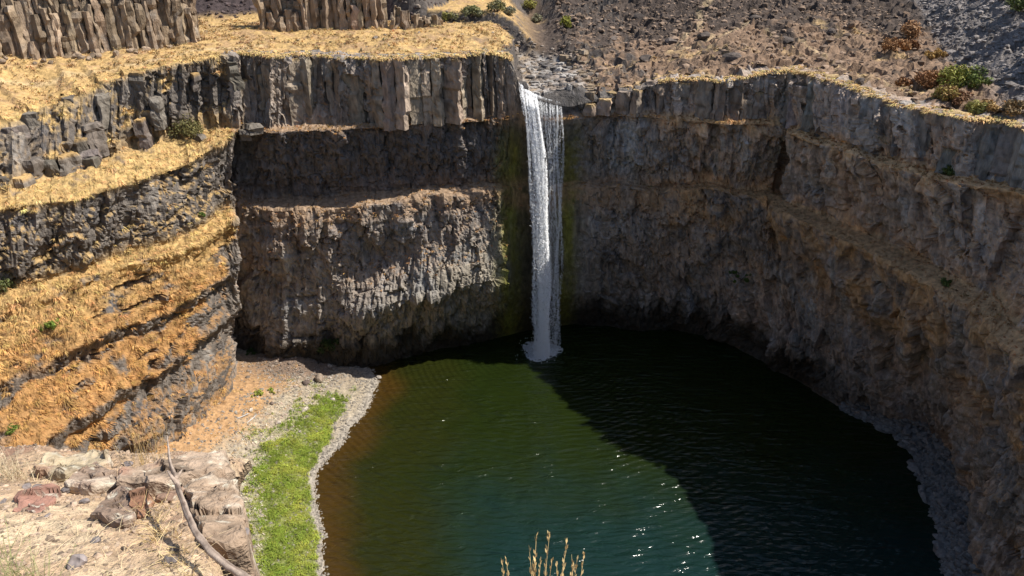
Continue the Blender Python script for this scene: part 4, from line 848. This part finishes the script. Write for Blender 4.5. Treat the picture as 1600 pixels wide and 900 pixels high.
tag(add('foreground_ledge', make_mesh('foreground_ledge', np.stack([FX2, FY2, FH], -1).reshape(-1, 3), grid_faces(*FXg.shape), np.clip(fc_, .02, .85).reshape(-1, 3)), M_fgsoil), kind='structure')
def fg(px, py, lift=0.0):
    d = sight(px, py); t = (CAM_Z - 93.9 - .467 * 1.3 - lift) / (-d[2] - .467 * d[1]); return np.array([d[0] * t, d[1] * t, CAM_Z + d[2] * t])
def slab(label, corners, thick, colr, seed, tilt=(0, 0), name='rock_slab', lift=.05):
    """a weathered block: an outline with real thickness, worn edges, uneven top and lichen"""
    r = np.random.default_rng(seed); P = np.array([fg(px, py, lift) for px, py in corners]); c = P.mean(0); out = []
    for a, b in zip(P, np.roll(P, -1, 0)):
        n = max(2, int(np.linalg.norm(b - a) / .03))
        for k in range(n): out.append(a + (b - a) * k / n)
    out = np.array(out); m = len(out); prof = [(1.02, -thick), (1.0, -thick * .55), (1.0, -.04), (.975, -.012), (.92, 0)] + [(f, .004) for f in np.linspace(.88, .06, 24)]
    V = []
    for f, dz in prof:
        q = c + (out - c) * f; q[:, 2] += dz + tilt[0] * (q[:, 0] - c[0]) + tilt[1] * (q[:, 1] - c[1]); V.append(q)
    V = np.array(V); Q = V.reshape(-1, 3); d3 = np.stack([fbm(Q * 6 + seed, 4, 1021), fbm(Q * 6 + seed, 4, 1022), fbm(Q * 5 + seed, 4, 1023)], 1)
    f1, e1 = facets(Q[:, 0] * 9 + seed, (Q[:, 1] + Q[:, 2]) * 9, 1024); Q = Q + d3 * np.array([.045, .045, .04]); Q[:, 2] += f1 * .02; f4, e4 = facets(Q[:, 0] * 4.2 + seed * 3 + .3 * d3[:, 0], (Q[:, 1] * 1.3 + Q[:, 2]) * 4.2, 1025); Q[:, 2] += f4 * .04 - .012 * np.exp(-e4 / .06)
    nr = len(prof); faces = [(a * m + b, a * m + (b + 1) % m, (a + 1) * m + (b + 1) % m, (a + 1) * m + b) for a in range(nr - 1) for b in range(m)]
    Q = np.concatenate([Q, [Q[-m:].mean(0)]]); tcap = (nr - 1) * m; tri = [(tcap + b, tcap + (b + 1) % m, len(Q) - 1) for b in range(m)]
    colr = np.array(colr) * np.array([.86, .82, .76]); cc = np.zeros(Q.shape) + colr; g1 = fbm(Q * 4 + seed, 4, 1031); g2 = fbm(Q * 14 + seed, 3, 1032)
    cc = mixc(cc, np.array(colr) * .5, sstep(.1, .5, g1 + .3 * g2)); cc = mixc(cc, (.52, .43, .33), sstep(.15, .5, -g1 + .4 * g2) * .8); cc = mixc(cc, (.6, .56, .45), sstep(.3, .42, g2) * .7); cc[:len(e4)] = mixc(cc[:len(e4)], (.1, .07, .05), np.exp(-e4 / .05) * .7); cc = mixc(cc, (.3, .15, .1), sstep(.3, .55, fbm(Q * 2.5 + 9, 3, 1033)) * .6)
    me = bpy.data.meshes.new('slab'); me.from_pydata((Q - c).tolist(), [], faces + tri); me.update()
    a = me.color_attributes.new('Col', 'FLOAT_COLOR', 'POINT'); a.data.foreach_set('color', np.concatenate([np.clip(cc, .02, .85), np.ones((len(Q), 1))], 1).astype(np.float32).ravel())
    return tag(add(name, me, M_fgrock, None, c), label, 'rock')
slab('long flat pinkish slab along the far edge of the foreground ledge', [(182, 752), (185, 735), (230, 722), (300, 707), (352, 700), (357, 722), (318, 738), (275, 748), (225, 752)], .12, (.4, .31, .24), 1, lift=.1)
slab('big rough block at the right end of the foreground ledge', [(285, 760), (300, 745), (350, 733), (366, 745), (378, 790), (384, 830), (352, 838), (322, 838), (304, 800)], .42, (.37, .28, .21), 2, lift=.06)
slab('flat grey brown slab at the left of the long pinkish one', [(98, 756), (120, 735), (150, 722), (182, 735), (180, 752), (140, 762)], .1, (.33, .25, .2), 3)
slab('pale mound of rock at the back left of the ledge', [(52, 735), (62, 718), (100, 708), (150, 706), (172, 716), (150, 728), (100, 738)], .1, (.46, .39, .28), 4, lift=.06)
slab('pointed grey slab with pale lichen rings in the middle of the ledge', [(138, 798), (165, 772), (192, 758), (212, 762), (208, 790), (207, 808), (190, 812)], .1, (.27, .2, .16), 5, lift=.06)
slab('rust red rock wedged beside the grass crevice', [(205, 792), (208, 770), (228, 764), (238, 778), (232, 798), (216, 803)], .14, (.3, .165, .105), 6, lift=.05)
slab('low reddish slab at the left of the ledge', [(18, 798), (30, 780), (60, 768), (94, 766), (85, 782), (60, 802)], .07, (.36, .2, .16), 7, lift=.03)
slab('brown slab under the right end of the long pinkish one', [(240, 768), (262, 756), (292, 750), (288, 772), (268, 786), (246, 782)], .14, (.3, .2, .15), 8, lift=.03)
for k, (px, py, s_, lab) in enumerate([(272, 858, .035, 'small dark round stone in the straw of the crevice'), (265, 876, .03, 'brown stone under the dark round one'), (362, 842, .045, 'grey stone at the foot of the big rough block'), (378, 834, .04, 'dark stone at the corner of the big rough block'), (72, 808, .03, 'dark chip below the low reddish slab'),
        (40, 762, .035, 'dark chip at the left above the low reddish slab'), (58, 760, .03, 'small dark chip right of its twin on the left'), (60, 729, .03, 'dark chip behind the pale mound'), (132, 785, .03, 'dark chip left of the pointed slab'), (105, 765, .03, 'small grey chip under the flat grey brown slab'), (5, 785, .035, 'dark chip at the left edge of the ledge'), (120, 880, .05, 'half buried grey stone in the soil at the bottom'), (150, 846, .035, 'brown lump in the soil below the pointed slab'), (200, 725, .035, 'rounded stone behind the left end of the long slab')]):
    stone('pebble', lab, fg(px, py, .01), s_, (.2, .17, .16), 700 + k, cat='stone', flat=.6, mat=M_stone)
r = np.random.default_rng(19); x = r.uniform(-4, -1.1, 6000); y = r.uniform(2.2, 4.5, 6000); k = y < fg_edge(x) - .05; x, y = x[k], y[k]
scatter_rocks('soil_grit', np.stack([x, y, fg_h(x, y)], 1), np.clip(r.lognormal(-4.8, .55, len(x)), .004, .03), np.array([.38, .28, .2]) * r.uniform(.4, 1.4, (len(x), 1)), 61)
# dead branch
def limb(pts, rads, k=9, seed=0):
    pts = np.array(pts); t = np.linspace(0, len(pts) - 1, (len(pts) - 1) * 7 + 1); Pc = np.stack([np.interp(t, np.arange(len(pts)), pts[:, c]) for c in range(3)], 1)
    w = np.array([1, 2, 3, 2, 1]) / 9; Q = np.pad(Pc, ((2, 2), (0, 0)), mode='edge'); Ps = np.stack([np.convolve(Q[:, c], w, 'valid') for c in range(3)], 1); Ps[0], Ps[-1] = Pc[0], Pc[-1]
    rr = np.interp(t, np.arange(len(pts)), rads); T = np.gradient(Ps, axis=0); T /= np.linalg.norm(T, axis=1)[:, None]; A_ = np.cross(T, [0, 1, .3]); A_ /= np.linalg.norm(A_, axis=1)[:, None]; B_ = np.cross(T, A_)
    an = np.arange(k) / k * 2 * np.pi; ph = an[None] + .02 * np.arange(len(t))[:, None]
    prof = 1 + .12 * np.sin(3 * ph) - .34 * np.exp(-((ph % (2 * np.pi) - 4.4) / .5) ** 2) * sstep(4, 12, np.arange(len(t)))[:, None]      # weathered split along one side
    rad = rr[:, None] * prof * (1 + .34 * fbm(P3(np.arange(len(t))[:, None] * .45, an[None] * 1.2, seed), 3, 1041))
    V = Ps[:, None] + rad[..., None] * (A_[:, None] * np.cos(an)[None, :, None] + B_[:, None] * np.sin(an)[None, :, None])
    i = np.arange(len(t) - 1)[:, None] * k + np.arange(k)[None]; j = np.arange(len(t) - 1)[:, None] * k + (np.arange(k)[None] + 1) % k
    Fc = np.stack([i, j, j + k, i + k], -1).reshape(-1, 4); V = V.reshape(-1, 3); g = fbm(V * np.array([30, 30, 30]), 3, 1042)
    cc = np.zeros(V.shape) + np.array([.37, .29, .23]); dk = np.clip(.6 * sstep(.1, .4, g) + np.repeat(np.exp(-((ph % (2 * np.pi) - 4.4) / .4) ** 2) * sstep(4, 12, np.arange(len(t)))[:, None], 1, 1).ravel() * .85, 0, 1); cc = mixc(cc, (.12, .08, .06), dk)
    return V, Fc, cc
br = bpy.data.objects.new('dead_branch', None); C.objects.link(br); b0 = fg(385, 905, .04); br.location = b0; tag(br, 'bleached dead branch leaning over the foreground slabs', 'branch')
path = [fg(400, 915, .03), fg(385, 903, .05), fg(355, 884, .07), fg(330, 863, .1), fg(306, 832, .14), fg(292, 800, .19), fg(279, 765, .24), fg(272, 742, .27), fg(265, 722, .3), fg(263, 700, .33), fg(261, 681, .36)]
V, Fc, cc = limb(path, [.018, .0175, .017, .016, .015, .014, .013, .013, .008, .006, .003]); add('trunk', make_mesh('trunk', V - b0, Fc, cc, True), M_wood, br)
V, Fc, cc = limb([fg(277, 757, .25), fg(268, 745, .29), fg(262, 735, .31)], [.012, .008, .004], seed=3); add('twig', make_mesh('twig', V - b0, Fc, cc, True), M_wood, br)
V, Fc, cc = limb([fg(274, 748, .27), fg(281, 739, .3), fg(284, 734, .31)], [.012, .008, .004], seed=4); add('twig', make_mesh('twig', V - b0, Fc, cc, True), M_wood, br)
# straws, stems and weeds near the lens
def stems(name, label, roots, tips, rad, colr, seed, head=0.0, leaves=0, leafc=None, bend=.12, cat='grass', group=None):
    r = np.random.default_rng(seed); Vs, Fs, Cs = [], [], []; nv = 0; Hs, HF, HC = [], [], []; hn = 0; o = np.mean(roots, 0)
    for a, b in zip(roots, tips):
        n = 7; t = np.linspace(0, 1, n); side = r.normal(0, 1, 3) * bend * np.linalg.norm(b - a); Pc = a + (b - a) * t[:, None] + side * (t * (1 - t))[:, None]
        for q in range(n):
            rr = rad * (1 - .7 * t[q]) * r.uniform(.8, 1.2); Vs += [Pc[q] - o + rr * np.array([math.cos(x_), math.sin(x_) * .8, .3 * math.sin(x_)]) for x_ in (0, 2.09, 4.19)]
        for q in range(n - 1):
            for j in range(3): Fs.append((nv + 3 * q + j, nv + 3 * q + (j + 1) % 3, nv + 3 * q + 3 + (j + 1) % 3, nv + 3 * q + 3 + j))
        nv += 3 * n; Cs += [np.array(colr) * r.uniform(.7, 1.25)] * (3 * n)
        k = int(leaves) if leaves else (int(head * 60) if head else 0); ax = (b - a) / np.linalg.norm(b - a)
        for _ in range(k):
            u = r.uniform(.25, 1.0) if leaves else 1 - head * r.random(); c = a + (b - a) * u + side * u * (1 - u); s_ = np.linalg.norm(b - a) * (.035 if leaves else .05) * (1.15 - .5 * (u if not leaves else .5))
            d = r.normal(0, 1, 3); d -= ax * (d @ ax); d /= np.linalg.norm(d); d = d * (.9 if leaves else .32) + ax * (.5 if leaves else 1); w = np.cross(d, r.normal(0, 1, 3)); w /= np.linalg.norm(w)
            Hs += [c - o, c - o + d * s_ * .5 + w * s_ * .16, c - o + d * s_, c - o + d * s_ * .5 - w * s_ * .16]; HF.append((hn, hn + 1, hn + 2, hn + 3)); hn += 4; HC += [np.array(leafc if leafc is not None else colr) * r.uniform(.7, 1.3)] * 4
    e = bpy.data.objects.new(name, None); C.objects.link(e); e.location = o; tag(e, label, cat, group)
    add('stems', make_mesh('stems', np.array(Vs), Fs, np.clip(np.array(Cs), .02, .85)), M_grass, e)
    if hn: add('seed_heads' if not leaves else 'leaves', make_mesh('heads', np.array(Hs), HF, np.clip(np.array(HC), .02, .85)), M_grass, e)
    return e
r = np.random.default_rng(23)
def cam_pt(px, py, depth): return sight(px, py) * depth + np.array([0, 0, CAM_Z])
tip_px = [(791, 874), (785, 878), (827, 857), (838, 836), (845, 870), (859, 831), (863, 872), (885, 848), (881, 881), (893, 866), (902, 872), (912, 869), (851, 880), (870, 884), (832, 880), (897, 884)]
tips = [cam_pt(px, py, 2.3 + r.uniform(-.1, .1)) for px, py in tip_px]; roots = [np.array([.09 + .5 * (t[0] - .09) + r.normal(0, .02), 1.52 + r.normal(0, .04), 93.78]) for t in tips]
stems('seeding_grass', 'tuft of straw coloured seeding grass at the bottom centre in front of the pool', roots, tips, .0022, (.58, .42, .2), 1, head=.55, bend=.06)
def patch(name, label, spots, hgt, n, rad, colr, seed, spread=.05, lean=(0, 0, 0), **kw):
    r = np.random.default_rng(seed); ro, ti = [], []
    for k in range(n):
        px, py = spots[r.integers(len(spots))]; a = fg(px + r.normal(0, 7), py + r.normal(0, 5)); a[2] = fg_h(np.array([a[0]]), np.array([a[1]]))[0] - .01; ro.append(a); ti.append(a + np.array([r.normal(0, spread), r.normal(0, spread), hgt * r.uniform(.5, 1.15)]) + np.array(lean) * r.uniform(.5, 1.2))
    return stems(name, label, ro, ti, rad, colr, seed, **kw)
patch('dry_grass', 'straw coloured dry grass filling the crevice under the branch', [(230, 800), (245, 815), (262, 800), (255, 830), (275, 840), (285, 860), (268, 880), (300, 890), (240, 850)], .1, 260, .0022, (.62, .48, .24), 2, spread=.06, lean=(.02, -.08, 0), bend=.3)
patch('dry_grass', 'pale dry grass lying on the mound at the back of the ledge', [(75, 735), (100, 738), (120, 740), (60, 745), (85, 748)], .05, 110, .002, (.64, .52, .3), 3, spread=.07, lean=(.04, 0, 0), bend=.3)
patch('tall_grass', 'tall thin dry stems rising behind the long slab', [(215, 728), (225, 724), (235, 720), (245, 718), (255, 715), (222, 730)], .3, 34, .0017, (.58, .42, .2), 4, spread=.05, head=.3, bend=.08)
patch('tall_grass', 'dry weeds with pale stems at the left edge of the ledge', [(2, 745), (12, 750), (22, 745), (30, 752), (5, 735), (40, 748)], .17, 90, .002, (.6, .5, .33), 5, spread=.07, leaves=10, leafc=(.5, .43, .28))
patch('leafy_weed', 'grey green leafy weed in the lower left corner', [(5, 905), (25, 910), (45, 905), (60, 915), (80, 910), (15, 880), (35, 890)], .16, 60, .002, (.3, .3, .14), 6, spread=.07, leaves=26, leafc=(.3, .33, .14), cat='plant')
patch('leafy_weed', 'sparse green weed sprigs at the bottom right of the leafy corner', [(110, 915), (140, 912), (170, 915), (200, 914)], .1, 16, .0016, (.28, .28, .13), 7, spread=.05, leaves=14, leafc=(.3, .33, .12), cat='plant')
patch('dry_grass', 'short straw litter scattered over the soil at the bottom of the ledge', [(px, py) for px in range(30, 360, 30) for py in (830, 850, 870, 890)], .02, 260, .0016, (.6, .47, .28), 8, spread=.07, bend=.3)
